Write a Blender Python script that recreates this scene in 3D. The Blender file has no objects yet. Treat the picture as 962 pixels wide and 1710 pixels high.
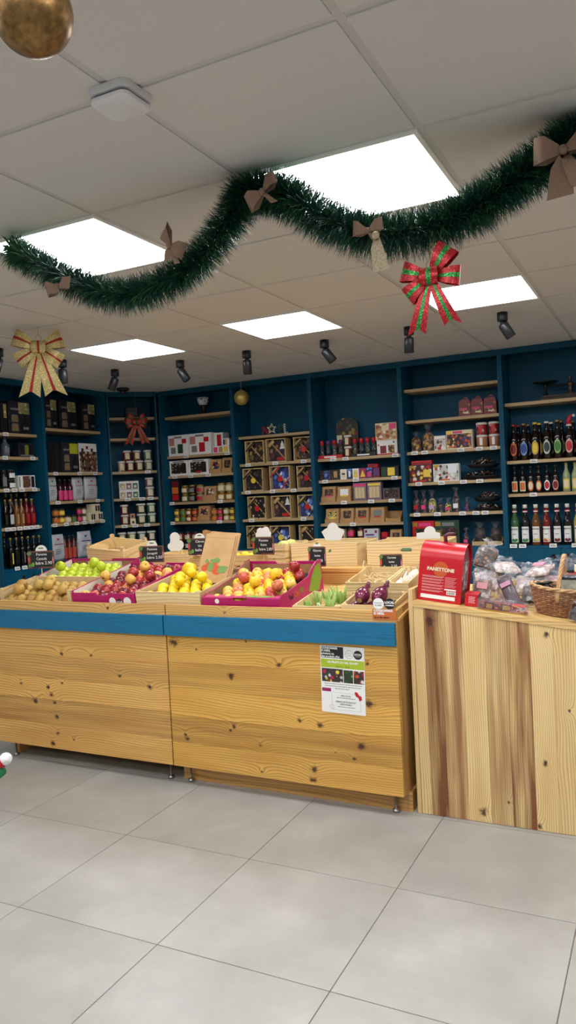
import bpy, bmesh, math, random
from mathutils import Vector, Matrix, Euler
R = random.Random(7)
PI = math.pi
D2R = math.radians
scene = bpy.context.scene
COL = scene.collection

# ------------------------------------------------------------------ camera, world, exposure
ZC, HC = 1.4257, 2.449            # eye height, ceiling height
YAW, PITCH, ROLL, FPX = -0.46399, -0.02829, -0.05010, 1274.0
Fv = Vector((math.sin(YAW)*math.cos(PITCH), math.cos(YAW)*math.cos(PITCH), math.sin(PITCH)))
R0 = Vector((math.cos(YAW), -math.sin(YAW), 0)); U0 = R0.cross(Fv)
Rv = R0*math.cos(ROLL) + U0*math.sin(ROLL); Uv = -R0*math.sin(ROLL) + U0*math.cos(ROLL)
cam = bpy.data.cameras.new('camera'); cam_o = bpy.data.objects.new('camera', cam); COL.objects.link(cam_o)
cam.sensor_fit = 'VERTICAL'; cam.sensor_height = 24.0; cam.lens = 24.0*FPX/1710.0
cam.clip_start = 0.05
cam_o.matrix_world = Matrix(((Rv.x, Uv.x, -Fv.x, 0), (Rv.y, Uv.y, -Fv.y, 0), (Rv.z, Uv.z, -Fv.z, ZC), (0, 0, 0, 1)))
scene.camera = cam_o
w = bpy.data.worlds.new('world'); scene.world = w; w.use_nodes = True
w.node_tree.nodes['Background'].inputs[0].default_value = (0.95, 0.98, 1.0, 1)
w.node_tree.nodes['Background'].inputs[1].default_value = 0.20
vs = scene.view_settings
vs.view_transform = 'Standard'; vs.look = 'None'; vs.gamma = 1.0; vs.use_curve_mapping = False
vs.exposure = 0.66
PANEL_STRENGTH = 11.0

# ------------------------------------------------------------------ colour + materials
def lin(c): return tuple((v/12.92 if v <= .04045 else ((v+.055)/1.055)**2.4) for v in (x/255.0 for x in c)) + (1.0,)
MATS = {}
def mat(name, c=(200, 200, 200), rough=.5, metal=0.0, spec=.5, trans=0.0, alpha=1.0, emit=None, coat=0.0):
    if name in MATS: return MATS[name]
    m = bpy.data.materials.new(name); m.use_nodes = True; MATS[name] = m
    b = m.node_tree.nodes['Principled BSDF']
    b.inputs['Base Color'].default_value = lin(c); b.inputs['Roughness'].default_value = rough
    b.inputs['Metallic'].default_value = metal; b.inputs['Specular IOR Level'].default_value = spec
    b.inputs['Transmission Weight'].default_value = trans; b.inputs['Alpha'].default_value = alpha
    b.inputs['Coat Weight'].default_value = coat
    if emit:
        b.inputs['Emission Color'].default_value = lin(c); b.inputs['Emission Strength'].default_value = emit
    return m
class NT:
    def __init__(s, m): s.t = m.node_tree; s.n = s.t.nodes; s.l = s.t.links
    def new(s, ty, **kw):
        n = s.n.new(ty)
        for k, v in kw.items(): setattr(n, k, v)
        return n
    def link(s, a, b): s.l.new(a, b)
    def val(s, sock, v):
        if hasattr(v, 'links') or isinstance(v, bpy.types.NodeSocket): s.l.new(v, sock)
        else: sock.default_value = v
    def math(s, op, a, b=None, c=None, clamp=False):
        n = s.n.new('ShaderNodeMath'); n.operation = op; n.use_clamp = clamp
        s.val(n.inputs[0], a)
        if b is not None: s.val(n.inputs[1], b)
        if c is not None: s.val(n.inputs[2], c)
        return n.outputs[0]
    def comb(s, x, y, z):
        n = s.n.new('ShaderNodeCombineXYZ')
        for i, v in enumerate((x, y, z)): s.val(n.inputs[i], v)
        return n.outputs[0]
    def noise(s, vec, scale=5, detail=2, rough=.5):
        n = s.n.new('ShaderNodeTexNoise')
        if vec is not None: s.l.new(vec, n.inputs['Vector'])
        n.inputs['Scale'].default_value = scale; n.inputs['Detail'].default_value = detail; n.inputs['Roughness'].default_value = rough
        return n.outputs[0]
    def ramp(s, fac, stops, mode='LINEAR'):
        n = s.n.new('ShaderNodeValToRGB'); s.l.new(fac, n.inputs[0]); r = n.color_ramp; r.interpolation = mode
        while len(r.elements) < len(stops): r.elements.new(.5)
        for e, (p, c) in zip(r.elements, stops): e.position = p; e.color = c if len(c) == 4 else lin(c)
        return n.outputs[0]
    def mix(s, f, a, b, mode='MIX'):
        n = s.n.new('ShaderNodeMix'); n.data_type = 'RGBA'; n.blend_type = mode
        s.val(n.inputs[0], f); s.val(n.inputs[6], a); s.val(n.inputs[7], b); return n.outputs[2]
    def bump(s, h, dist=.001, st=.5):
        n = s.n.new('ShaderNodeBump'); n.inputs['Strength'].default_value = st; n.inputs['Distance'].default_value = dist
        s.l.new(h, n.inputs['Height']); return n.outputs[0]
def setup(name, rough=.5, **kw):
    m = mat(name, (128, 128, 128), rough, **kw); k = NT(m); return m, k, k.n['Principled BSDF']
def noisy(name, stops, scale=5.0, rough=.5, detail=3, stretch=(1, 1, 1), bump=0.0, coords='Object', **kw):
    if name in MATS: return MATS[name]
    m, k, b = setup(name, rough, **kw)
    tc = k.new('ShaderNodeTexCoord'); mp = k.new('ShaderNodeMapping'); mp.inputs['Scale'].default_value = stretch
    k.link(tc.outputs[coords], mp.inputs[0]); n = k.noise(mp.outputs[0], scale, detail)
    k.link(k.ramp(n, stops), b.inputs['Base Color'])
    if bump: k.link(k.bump(n, bump, 1.0), b.inputs['Normal'])
    return m
def pieces(name, cols, scale=30.0, rough=.4, edge=(30, 22, 18), bump=.002):      # heap of sweets, chocolates, printed scatter
    if name in MATS: return MATS[name]
    m, k, b = setup(name, rough)
    tc = k.new('ShaderNodeTexCoord'); v = k.new('ShaderNodeTexVoronoi'); v.inputs['Scale'].default_value = scale
    k.link(tc.outputs['Object'], v.inputs['Vector'])
    sep = k.new('ShaderNodeSeparateColor'); k.link(v.outputs['Color'], sep.inputs[0])
    st = [(i/len(cols), c) for i, c in enumerate(cols)]
    c = k.ramp(sep.outputs[0], st, 'CONSTANT')
    f = k.ramp(v.outputs['Distance'], [(.42, (0, 0, 0, 1)), (.62, (1, 1, 1, 1))])
    k.link(k.mix(f, c, lin(edge)), b.inputs['Base Color'])
    if bump: k.link(k.bump(k.math('SUBTRACT', 1.0, v.outputs['Distance']), bump, .8), b.inputs['Normal'])
    return m
def wood(name, light, mid, dark, along='x', knots=(), rings=62.0, warp=3.2, rough=.42, fibre=.25, knotcol=(62, 34, 20), heart=(126, 82, 46)):
    m, k, b = setup(name, rough)
    tc = k.new('ShaderNodeTexCoord'); sp = k.new('ShaderNodeSeparateXYZ'); k.link(tc.outputs['Object'], sp.inputs[0])
    x, y, z = sp.outputs
    a, c = (x, z) if along == 'x' else ((z, x) if along == 'z' else (y, x))
    d = y if along != 'y' else z
    at = k.new('ShaderNodeAttribute', attribute_type='OBJECT', attribute_name='tone')
    hh = k.new('ShaderNodeAttribute', attribute_type='OBJECT', attribute_name='heart')
    seed = k.math('MULTIPLY', at.outputs['Fac'], 37.0)
    n1 = k.noise(k.comb(k.math('MULTIPLY_ADD', a, .8, seed), k.math('MULTIPLY', c, 6.0), k.math('MULTIPLY', d, 5.0)), 1.0, 2)
    D = None
    for (ka, kc, kr) in knots:
        da = k.math('DIVIDE', k.math('SUBTRACT', a, ka), kr*1.25); dc = k.math('DIVIDE', k.math('SUBTRACT', c, kc), kr)
        di = k.math('POWER', k.math('ADD', k.math('MULTIPLY', da, da), k.math('MULTIPLY', dc, dc)), .5)
        D = di if D is None else k.math('MINIMUM', D, di)
    wv = k.math('ADD', k.math('MULTIPLY', c, rings), k.math('MULTIPLY', n1, warp*3))
    if D is not None:
        kw = k.math('DIVIDE', 1.0, k.math('MULTIPLY_ADD', k.math('MULTIPLY', D, D), .22, 1.0))
        wv = k.math('ADD', wv, k.math('MULTIPLY', kw, 2.6))
    fr = k.math('FRACT', wv)
    n2 = k.noise(k.comb(k.math('MULTIPLY', a, 2.2), k.math('MULTIPLY', c, 11.0), seed), 1.0, 1)
    ring = k.ramp(fr, [(0, (0, 0, 0, 1)), (.55, (.25,)*3 + (1,)), (.86, (1, 1, 1, 1)), (.97, (.75,)*3+(1,)), (1, (0, 0, 0, 1))])
    col = k.mix(k.math('MULTIPLY', ring, .75), lin(light), lin(mid))
    late = k.ramp(fr, [(.72, (0, 0, 0, 1)), (.88, (.42,)*3+(1,)), (.955, (.42,)*3+(1,)), (.99, (0, 0, 0, 1))])
    n3 = k.noise(k.comb(k.math('MULTIPLY_ADD', a, 1.7, seed), k.math('MULTIPLY', c, 6.0), 9.0), 1.0, 1)
    col = k.mix(k.math('MULTIPLY', late, k.ramp(n3, [(.35, (.15,)*3+(1,)), (.65, (1, 1, 1, 1))])), col, lin(dark))
    col = k.mix(k.ramp(n2, [(.42, (0, 0, 0, 1)), (.72, (.55,)*3+(1,))]), col, lin(mid))
    fb = k.noise(k.comb(k.math('MULTIPLY', a, 9.0), k.math('MULTIPLY', c, 420.0), k.math('MULTIPLY', d, 420.0)), 1.0, 1)
    col = k.mix(k.math('MULTIPLY', k.math('MULTIPLY', fb, ring), fibre*2.2), col, lin(dark))
    hn = k.noise(k.comb(k.math('MULTIPLY_ADD', a, 1.6, seed), k.math('MULTIPLY', c, 26.0), 2.0), 1.0, 3)
    hf = k.math('MULTIPLY', k.math('MULTIPLY', hh.outputs['Fac'], k.math('MULTIPLY_ADD', hn, 3.6, -1.25, clamp=True)), .85)
    col = k.mix(hf, col, lin(heart))
    tn = k.math('MULTIPLY_ADD', at.outputs['Fac'], .24, 1.0)
    col = k.mix(1.0, col, k.comb(tn, k.math('MULTIPLY_ADD', at.outputs['Fac'], .27, .99), k.math('MULTIPLY_ADD', at.outputs['Fac'], .31, .97)), 'MULTIPLY')
    if D is not None:
        kn = k.noise(k.comb(k.math('MULTIPLY', a, 55.0), k.math('MULTIPLY', c, 55.0), 1.0), 1.0, 3)
        nd = k.math('ADD', k.math('ADD', D, k.math('MULTIPLY_ADD', fb, .5, -.25)), k.math('MULTIPLY_ADD', kn, 1.5, -.72))
        col = k.mix(k.ramp(nd, [(.0, (1, 1, 1, 1)), (.40, (.9,)*3+(1,)), (.58, (.45,)*3+(1,)), (.8, (.22,)*3+(1,)), (1.0, (0, 0, 0, 1))]), col, lin(knotcol))
    k.link(col, b.inputs['Base Color'])
    k.link(k.bump(ring, .0006, .25), b.inputs['Normal'])
    return m

# ------------------------------------------------------------------ mesh builder
class MB:
    def __init__(s): s.v = []; s.f = []; s.m = []; s.sm = []; s.M = None
    def add(s, vs, fs, m=0, smooth=False):
        o = len(s.v)
        for p in vs:
            p = Vector(p); s.v.append(s.M @ p if s.M else p)
        for f in fs: s.f.append(tuple(i+o for i in f)); s.m.append(m); s.sm.append(smooth)
        return s
    def box(s, x0, x1, y0, y1, z0, z1, m=0):
        vs = [(x, y, z) for x in (x0, x1) for y in (y0, y1) for z in (z0, z1)]
        return s.add(vs, [(0, 1, 3, 2), (4, 6, 7, 5), (0, 4, 5, 1), (2, 3, 7, 6), (0, 2, 6, 4), (1, 5, 7, 3)], m)
    def cbox(s, x0, x1, y0, y1, z0, z1, c=.003, m=0):                       # chamfered box
        bm = bmesh.new(); bmesh.ops.create_cube(bm, size=1.0)
        for v in bm.verts: v.co = ((x0+x1)/2 + v.co.x*(x1-x0), (y0+y1)/2 + v.co.y*(y1-y0), (z0+z1)/2 + v.co.z*(z1-z0))
        bmesh.ops.bevel(bm, geom=bm.edges[:], offset=c, segments=2, affect='EDGES', profile=.6)
        bm.verts.index_update(); s.add([v.co.copy() for v in bm.verts], [[v.index for v in f.verts] for f in bm.faces], m); bm.free(); return s
    def lathe(s, prof, n=20, c=(0, 0, 0), m=0, smooth=True, sx=1, sy=1, cap=True):
        vs = []; fs = []; k = len(prof)
        for j in range(n):
            t = 2*PI*j/n
            for (r, z) in prof: vs.append((c[0]+r*math.cos(t)*sx, c[1]+r*math.sin(t)*sy, c[2]+z))
        for j in range(n):
            j2 = (j+1) % n
            for i in range(k-1): fs.append((j*k+i, j2*k+i, j2*k+i+1, j*k+i+1))
        s.add(vs, fs, m, smooth)
        if cap:
            if prof[0][0] > 1e-5: s.add([vs[j*k] for j in range(n)], [tuple(range(n))[::-1]], m)
            if prof[-1][0] > 1e-5: s.add([vs[j*k+k-1] for j in range(n)], [tuple(range(n))], m)
        return s
    def tube(s, pts, r, n=8, m=0, closed=False, smooth=True):
        pts = [Vector(p) for p in pts]; L = len(pts); vs = []; fs = []
        up = Vector((0, 0, 1)); prev = None
        for i, p in enumerate(pts):
            a = pts[(i-1) % L] if (closed or i > 0) else p; b = pts[(i+1) % L] if (closed or i < L-1) else p
            t = (b-a).normalized()
            if prev is None:
                u = t.cross(up)
                if u.length < .05: u = t.cross(Vector((1, 0, 0)))
            else: u = prev - t*prev.dot(t)
            u.normalize(); prev = u; v = t.cross(u); rr = r[i] if isinstance(r, (list, tuple)) else r
            for j in range(n): vs.append(p + (u*math.cos(2*PI*j/n) + v*math.sin(2*PI*j/n))*rr)
        for i in range(L if closed else L-1):
            i2 = (i+1) % L
            for j in range(n): fs.append((i*n+j, i*n+(j+1) % n, i2*n+(j+1) % n, i2*n+j))
        if not closed: fs.append(tuple(range(n))[::-1]); fs.append(tuple(range((L-1)*n, L*n)))
        return s.add(vs, fs, m, smooth)
    def prism(s, poly, a0, a1, axis='y', m=0):           # poly in the two other axes, extruded along axis
        n = len(poly)
        def P(p, a): return (p[0], a, p[1]) if axis == 'y' else ((a, p[0], p[1]) if axis == 'x' else (p[0], p[1], a))
        vs = [P(p, a0) for p in poly] + [P(p, a1) for p in poly]
        fs = [tuple(range(n)), tuple(range(2*n-1, n-1, -1))] + [(i, i+n, (i+1) % n+n, (i+1) % n) for i in range(n)]
        return s.add(vs, fs, m)
    def cyl_patch(s, r, w, z0, z1, m=0, n=8, oval=False, off=.0006):      # sheet wrapped on the -y side of a cylinder
        rr = r+off; vs = []; fs = []; h = w/2/rr
        if oval:
            N = 20; vs.append((0, -rr, (z0+z1)/2))
            for ring in (.5, 1.0):
                for j in range(N):
                    t = 2*PI*j/N; a = h*math.cos(t)*ring; vs.append((rr*math.sin(a), -rr*math.cos(a), (z0+z1)/2 + (z1-z0)/2*math.sin(t)*ring))
            for j in range(N):
                fs.append((0, 1+j, 1+(j+1) % N)); fs.append((1+j, 1+N+j, 1+N+(j+1) % N, 1+(j+1) % N))
        else:
            for i in range(n+1):
                a = -h + 2*h*i/n
                vs += [(rr*math.sin(a), -rr*math.cos(a), z0), (rr*math.sin(a), -rr*math.cos(a), z1)]
            fs = [(2*i, 2*i+2, 2*i+3, 2*i+1) for i in range(n)]
        return s.add(vs, fs, m, True)
    def sphere(s, c, r, n=14, k=9, m=0, sx=1, sy=1, sz=1):
        prof = [(r*math.sin(PI*i/k)*1.0, -r*math.cos(PI*i/k)*sz) for i in range(k+1)]
        prof[0] = (0, prof[0][1]); prof[-1] = (0, prof[-1][1])
        return s.lathe(prof, n, c, m, True, sx, sy, False)
    def mesh(s, name, mats):
        me = bpy.data.meshes.new(name); me.from_pydata(s.v, [], s.f)
        for q in (mats if isinstance(mats, (list, tuple)) else [mats]): me.materials.append(q)
        me.polygons.foreach_set('material_index', s.m); me.polygons.foreach_set('use_smooth', s.sm)
        bm = bmesh.new(); bm.from_mesh(me); bmesh.ops.remove_doubles(bm, verts=bm.verts, dist=1e-6)
        bmesh.ops.recalc_face_normals(bm, faces=bm.faces); bm.to_mesh(me); bm.free(); me.update(); return me
    def build(s, name, mats, parent=None, **kw): return obj(name, s.mesh(name, mats), parent, **kw)
def obj(name, me, parent=None, loc=None, rot=None, label=None, **props):
    o = bpy.data.objects.new(name, me); COL.objects.link(o)
    if parent is not None: o.parent = parent
    if loc is not None: o.location = loc
    if rot is not None: o.rotation_euler = rot
    if label: o['label'] = label
    for k_, v_ in props.items(): o[k_] = v_
    return o
def tag(o, label, cat, group=None):
    o['label'] = label; o['category'] = cat
    if group: o['group'] = group
    return o
def thing(name, label, cat, loc=(0, 0, 0), rot=(0, 0, 0), group=None):
    o = bpy.data.objects.new(name, None); COL.objects.link(o); o.location = loc
    o.rotation_euler = rot if isinstance(rot, (tuple, Euler)) else (0, 0, rot); o.empty_display_size = .05
    return tag(o, label, cat, group)
def attach(o, parent, name=None):     # make a placed thing a part of another
    o.parent = parent; o.matrix_parent_inverse = (Matrix.Translation(parent.location) @ parent.rotation_euler.to_matrix().to_4x4()).inverted()
    for k_ in ('category', 'group', 'label'):
        if k_ in o: del o[k_]
    if name: o.name = name
    return o
CACHE = {}
def cached(key, fn):
    if key not in CACHE: CACHE[key] = fn()
    return CACHE[key]
def text_mesh(s, size, m, align='CENTER', bold=0.0):
    def mk():
        cu = bpy.data.curves.new('lettering', 'FONT'); cu.body = s; cu.size = size; cu.align_x = align; cu.align_y = 'CENTER'; cu.offset = bold; cu.resolution_u = 3
        t = bpy.data.objects.new('lettering', cu); COL.objects.link(t); bpy.context.view_layer.update()
        me = bpy.data.meshes.new_from_object(t.evaluated_get(bpy.context.evaluated_depsgraph_get()))
        bpy.data.objects.remove(t); me.name = 'lettering'; me.materials.clear(); me.materials.append(m); return me
    return cached(('txt', s, size, m.name, align, bold), mk)
STAND = (PI/2, 0, 0)
def text(parent, s, size, m, loc, rot=STAND, align='CENTER', bold=0.0, name='lettering'):
    return obj(name, text_mesh(s, size, m, align, bold), parent, loc, rot)
ORD = ['first', 'second', 'third', 'fourth', 'fifth', 'sixth', 'seventh', 'eighth', 'ninth', 'tenth', 'eleventh', 'twelfth']
# ------------------------------------------------------------------ shared materials
M_white = mat('white_paint', (225, 224, 220), .6)
M_paper = mat('white_paper', (236, 236, 232), .7)
M_black = mat('black_plastic', (14, 14, 16), .45)
M_dark = mat('dark_print', (26, 24, 26), .5)
M_grey = mat('grey_print', (120, 120, 122), .7)
M_red = mat('red_print', (190, 22, 34), .4)
M_dred = mat('dark_red_print', (120, 14, 28), .4)
M_yel = mat('yellow_print', (236, 205, 70), .5)
M_gold = mat('gold_print', (190, 150, 60), .35, metal=.6)
M_green = mat('green_print', (60, 130, 60), .5)
M_dgreen = mat('dark_green_print', (18, 60, 44), .45)
M_blue = mat('blue_print', (40, 70, 150), .45)
M_pur = mat('purple_print', (96, 50, 110), .45)
M_pink = mat('pink_print', (222, 60, 120), .45)
M_cream = mat('cream_paper', (228, 214, 180), .6)
M_kraft = noisy('kraft_card', [(.35, (176, 134, 84)), (.65, (196, 156, 104))], 14, .75)
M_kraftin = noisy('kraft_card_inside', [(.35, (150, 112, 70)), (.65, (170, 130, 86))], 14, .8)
M_orange = mat('orange_print', (214, 110, 40), .5)
M_blue_paint = noisy('petrol_blue_paint', [(.3, (0, 68, 94)), (.7, (2, 80, 108))], 3, .55, spec=.25)
M_edge = wood('shelf_oak', (196, 172, 132), (176, 148, 106), (130, 102, 66), 'x', rings=90, warp=2.0, rough=.5)
M_glass_dark = mat('dark_glass', (10, 8, 8), .08, spec=.6)
M_glass_clear = mat('clear_glass', (235, 240, 238), .03, trans=.95, spec=.5)
M_steel = mat('brushed_steel', (170, 172, 175), .3, metal=1.0)
def cellophane(name='cellophane', fac=.14, tint=(250, 250, 252)):
    if name in MATS: return MATS[name]
    m = bpy.data.materials.new(name); m.use_nodes = True; MATS[name] = m; k = NT(m); k.n.clear()
    out = k.new('ShaderNodeOutputMaterial'); tr = k.new('ShaderNodeBsdfTransparent'); tr.inputs[0].default_value = lin(tint)
    gl = k.new('ShaderNodeBsdfPrincipled'); gl.inputs['Base Color'].default_value = lin((235, 238, 240)); gl.inputs['Roughness'].default_value = .12; gl.inputs['Specular IOR Level'].default_value = .9
    tc = k.new('ShaderNodeTexCoord'); n = k.noise(tc.outputs['Object'], 38, 3, .6)
    k.link(k.bump(n, .01, .9), gl.inputs['Normal'])
    n2 = k.noise(tc.outputs['Object'], 24, 4, .65)
    f = k.ramp(n2, [(.40, (fac*.3,)*3+(1,)), (.56, (fac,)*3+(1,)), (.63, (min(1, fac*3.2),)*3+(1,)), (.70, (fac,)*3+(1,))])
    mx = k.new('ShaderNodeMixShader'); k.link(f, mx.inputs[0]); k.link(tr.outputs[0], mx.inputs[1]); k.link(gl.outputs[0], mx.inputs[2]); k.link(mx.outputs[0], out.inputs[0])
    return m
M_cello = cellophane(); M_thin = cellophane('cellophane_thin', .05)
M_cello2 = cellophane('cellophane_dense', .20)

# ------------------------------------------------------------------ the room shell
def structure(o): o['kind'] = 'structure'; return o
M_tile, k, b = setup('porcelain_floor_tile', .33)
tc = k.new('ShaderNodeTexCoord'); oi = k.new('ShaderNodeObjectInfo')
pv = k.new('ShaderNodeVectorMath', operation='ADD'); k.link(tc.outputs['Object'], pv.inputs[0])
sc_ = k.new('ShaderNodeVectorMath', operation='SCALE'); k.link(oi.outputs['Location'], sc_.inputs[0]); sc_.inputs['Scale'].default_value = 3.7; k.link(sc_.outputs[0], pv.inputs[1])
n = k.noise(pv.outputs[0], 3.2, 6, .62); n2 = k.noise(pv.outputs[0], 26, 4, .6)
c1 = k.ramp(n, [(.3, (150, 148, 141)), (.52, (164, 162, 155)), (.7, (178, 176, 169))])
k.link(k.mix(k.math('MULTIPLY', n2, .35), c1, lin((158, 155, 148))), b.inputs['Base Color'])
k.link(k.math('MULTIPLY_ADD', n, .25, .22), b.inputs['Roughness'])
M_grout = mat('dark_grout', (96, 92, 86), .8)
FX, FY = -1.5063, 2.5238
floor = structure(MB().box(FX-.6*7, FX+.6*7, FY-.6*6, FY+.6*7, -.06, -.0015).build('floor', M_grout))
tile_me = MB().cbox(-.2985, .2985, -.2985, .2985, -.012, 0, .0012).mesh('floor_tile', M_tile)
for i in range(-7, 7):
    for j in range(-6, 7):
        obj('floor_tile', tile_me, floor, (FX+.6*i+.3, FY+.6*j+.3, 0))
CX, CY = -1.2093, .9853
M_ctile = noisy('ceiling_tile', [(.35, (206, 203, 199)), (.65, (212, 209, 205))], 160, .85, bump=.0004)
M_tbar = mat('ceiling_grid_metal', (198, 195, 191), .6)
lamp_cells = [(i, j) for i in (-4, -2, 0, 2) for j in (-4, -1, 2, 5) if not (i == -4 and j == 2)]
ceiling = MB().box(CX-.6*7, CX+.6*6, CY-.6*4, CY+.6*10, HC+.02, HC+.08)
for i in range(-7, 7): ceiling.box(CX+.6*i-.012, CX+.6*i+.012, CY-.6*4, CY+.6*10, HC+.004, HC+.03)
for j in range(-4, 11): ceiling.box(CX-.6*7, CX+.6*6, CY+.6*j-.012, CY+.6*j+.012, HC+.0045, HC+.03)
ceiling = structure(ceiling.build('ceiling', M_tbar))
ct_me = MB().cbox(-.2885, .2885, -.2885, .2885, 0, .018, .0012).mesh('ceiling_tile', M_ctile)
M_diff = mat('led_diffuser', (250, 251, 255), .5, emit=PANEL_STRENGTH)
M_frame = mat('lamp_frame_white', (238, 238, 236), .5)
fr = MB()
for a0, a1, b0, b1 in ((-.291, .291, -.291, -.276), (-.291, .291, .276, .291), (-.291, -.276, -.276, .276), (.276, .291, -.276, .276)): fr.box(a0, a1, b0, b1, -.004, .012)
fr_me = fr.mesh('lamp_frame', M_frame); df_me = MB().box(-.276, .276, -.276, .276, .001, .010).mesh('diffuser', M_diff)
lamp_lab = {(-2, 2): 'square lit ceiling panel behind the left sag of the garland', (0, 2): 'largest square lit ceiling panel behind the middle peak of the garland',
            (-4, 5): 'lit ceiling panel right of the gold bow, above the corner bay', (-2, 5): 'lit ceiling panel in the far row, between its two neighbours', (0, 5): 'lit ceiling panel partly behind the red and green bow'}
for i in range(-7, 6):
    for j in range(-4, 10):
        c = (CX+.6*i+.3, CY+.6*j+.3, HC)
        if (i, j) in lamp_cells and i > -7:
            t = thing('ceiling_light_panel', lamp_lab.get((i, j), 'square lit ceiling panel outside the picture'), 'ceiling light', c, 0, 'square ceiling panels')
            obj('lamp_frame', fr_me, t); obj('diffuser', df_me, t)
        else: obj('ceiling_tile', ct_me, ceiling, c)
M_wall = mat('wall_plaster', (196, 194, 188), .8)
structure(MB().box(-5.4, 2.4, 6.50, 6.58, 0, HC).build('wall_back', M_wall))
structure(MB().box(-5.22, -5.14, -1.0, 6.50, 0, HC).build('wall_left', M_wall))
structure(MB().box(2.3, 2.4, -1.0, 6.50, 0, HC).build('wall_right', M_wall))

# ------------------------------------------------------------------ blue shelving along the back and left walls
YB, XL = 6.14, -4.77
CA, CB = Vector((-4.765, 5.775)), Vector((-4.43, 6.11))
CD = (CB-CA).normalized(); CN = Vector((-CD.y, CD.x))
def frame(bay, s, dep=0.0):                     # position along a bay, depth behind its front edge -> world x, y, turn
    if bay[0] == 'b': return s, YB+dep, 0.0
    if bay[0] == 'L': return XL-dep, s, PI/2
    p = CA + CD*s + CN*dep; return p.x, p.y, PI/4
BAYS = {  # outer range, shelf tops, price tags per shelf
 'b1': ((-4.425, -3.605), [2.2, 1.815, 1.622, 1.364, 1.17], {1: [-4.181, -3.717], 2: [-4.328, -4.14, -3.94], 3: [-4.378, -3.822], 4: [-4.385, -3.843]}, 'blue shelf bay with cake boxes and small jars left of the hammer boxes'),
 'b2': ((-3.605, -2.805), [1.945, 1.69, 1.434, 1.173], {1: [-3.499, -3.211, -2.924], 2: [-3.515, -3.256, -3.039], 3: [-3.49, -2.954]}, 'blue shelf bay with framed chocolate slabs and hammers'),
 'b3': ((-2.805, -1.98), [1.688, 1.498, 1.306, 1.112], {0: [-2.636, -2.519, -2.064], 1: [-2.724, -2.433, -2.081], 2: [-2.554, -2.301, -2.113], 3: [-2.479]}, 'blue shelf bay with capped tubes and kraft chocolate boxes'),
 'b4': ((-1.98, -1.16), [2.218, 1.957, 1.695, 1.435, 1.178], {2: [-1.895, -1.808, -1.506, -1.356, -1.243], 3: [-1.871, -1.677, -1.495, -1.364], 4: [-1.898, -1.724, -1.514, -1.406, -1.331]}, 'blue shelf bay with three red house-shaped boxes and sweet bags'),
 'b5': ((-1.16, -.35), [2.025, 1.569, 1.308], {1: [-.938], 2: [-.952]}, 'blue shelf bay with beer and syrup bottles under old scales'),
 'L2': ((4.945, 5.77), [2.076, 1.687, 1.43, 1.233], {1: [5.128, 5.434, 5.647], 2: [5.135, 5.417, 5.662], 3: [5.081, 5.223, 5.359, 5.462, 5.564, 5.712]}, 'blue shelf bay on the left wall beside the corner'),
 'L1': ((4.40, 4.945), [2.012, 1.818, 1.552, 1.232], {0: [4.585], 1: [4.563, 4.866], 2: [4.556, 4.642, 4.724, 4.867], 3: [4.545, 4.604, 4.675, 4.743, 4.802, 4.865]}, 'leftmost blue shelf bay with rows of dark bottles'),
 'c': ((0.0, .4737), [2.21, 2.009, 1.687, 1.426, 1.168], {2: [.367], 3: [.158, .296, .379], 4: [.115, .216, .331]}, 'narrow blue corner bay with the glitter bow and round tubs')}
BASE_TAGS = {'b5': [-1.107, -1.037, -.81, -.648], 'L1': [4.555, 4.634, 4.706, 4.758]}
DEPTH, SHREC, BASEZ, TH = .33, .07, .9, .018
tag_me = MB().box(-.027, .027, -.0022, 0, -.016, .014).box(-.02, .012, -.0026, -.0022, .002, .006, 1).box(-.02, .02, -.0026, -.0022, -.008, -.002, 1).mesh('price_tag', [M_paper, M_grey])
def shelf_unit(bay):
    (s0, s1), zs, tags, lab = BAYS[bay]; W = s1-s0
    x, y, rz = frame(bay, s0); u = thing('shelf_unit', lab, 'shelving', (x, y, 0), rz, 'blue wall shelving')
    TOP = HC-.002
    for a in (0, W-TH): MB().box(a+.0004, a+TH-.0004, 0, DEPTH, 0, TOP).build('side_panel', M_blue_paint, u)
    MB().box(TH, W-TH, DEPTH-.012, DEPTH, BASEZ, TOP).build('back_panel', M_blue_paint, u)
    MB().box(TH, W-TH, .002, .022, TOP-.045, TOP).box(TH, W-TH, .022, DEPTH-.012, TOP-.02, TOP).build('top_rail', M_blue_paint, u)
    for q, z in enumerate(zs):
        sh = MB().box(TH, W-TH, SHREC, DEPTH-.012, z-.024, z).build('shelf_board', M_edge, u, tone=R.uniform(-.5, .5), heart=0.0)
        for p in tags.get(q, []): obj('price_tag', tag_me, sh, (p-s0, SHREC, z-.010), (D2R(-6), 0, R.uniform(-.04, .04)))
    ba = MB().box(TH, W-TH, .02, DEPTH-.012, .08, BASEZ-.02).box(TH, W-TH, .05, .06, 0, .08).build('base_cabinet', M_blue_paint, u)
    bt = MB().box(TH, W-TH, .0, DEPTH-.012, BASEZ-.02, BASEZ).build('base_top', M_blue_paint, u)
    for p in BASE_TAGS.get(bay, []): obj('price_tag', tag_me, bt, (p-s0, -.0005, BASEZ+.001), (D2R(-12), 0, 0))
    mid = W/2
    for a0, a1, hx in ((TH+.002, mid-.0015, mid-.055), (mid+.0015, W-TH-.002, mid+.055)):
        dr = MB().box(a0, a1, .0, .018, .085, BASEZ-.022).build('cabinet_door', M_blue_paint, u)
        MB().lathe([(.0, 0), (.019, 0), (.019, .004), (.016, .004), (.016, .002), (0, .002)], 20).build('finger_hole', M_black, dr, loc=(hx, -.0005, BASEZ-.085), rot=(PI/2, 0, 0))
    return u
for bay in BAYS: shelf_unit(bay)
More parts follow.
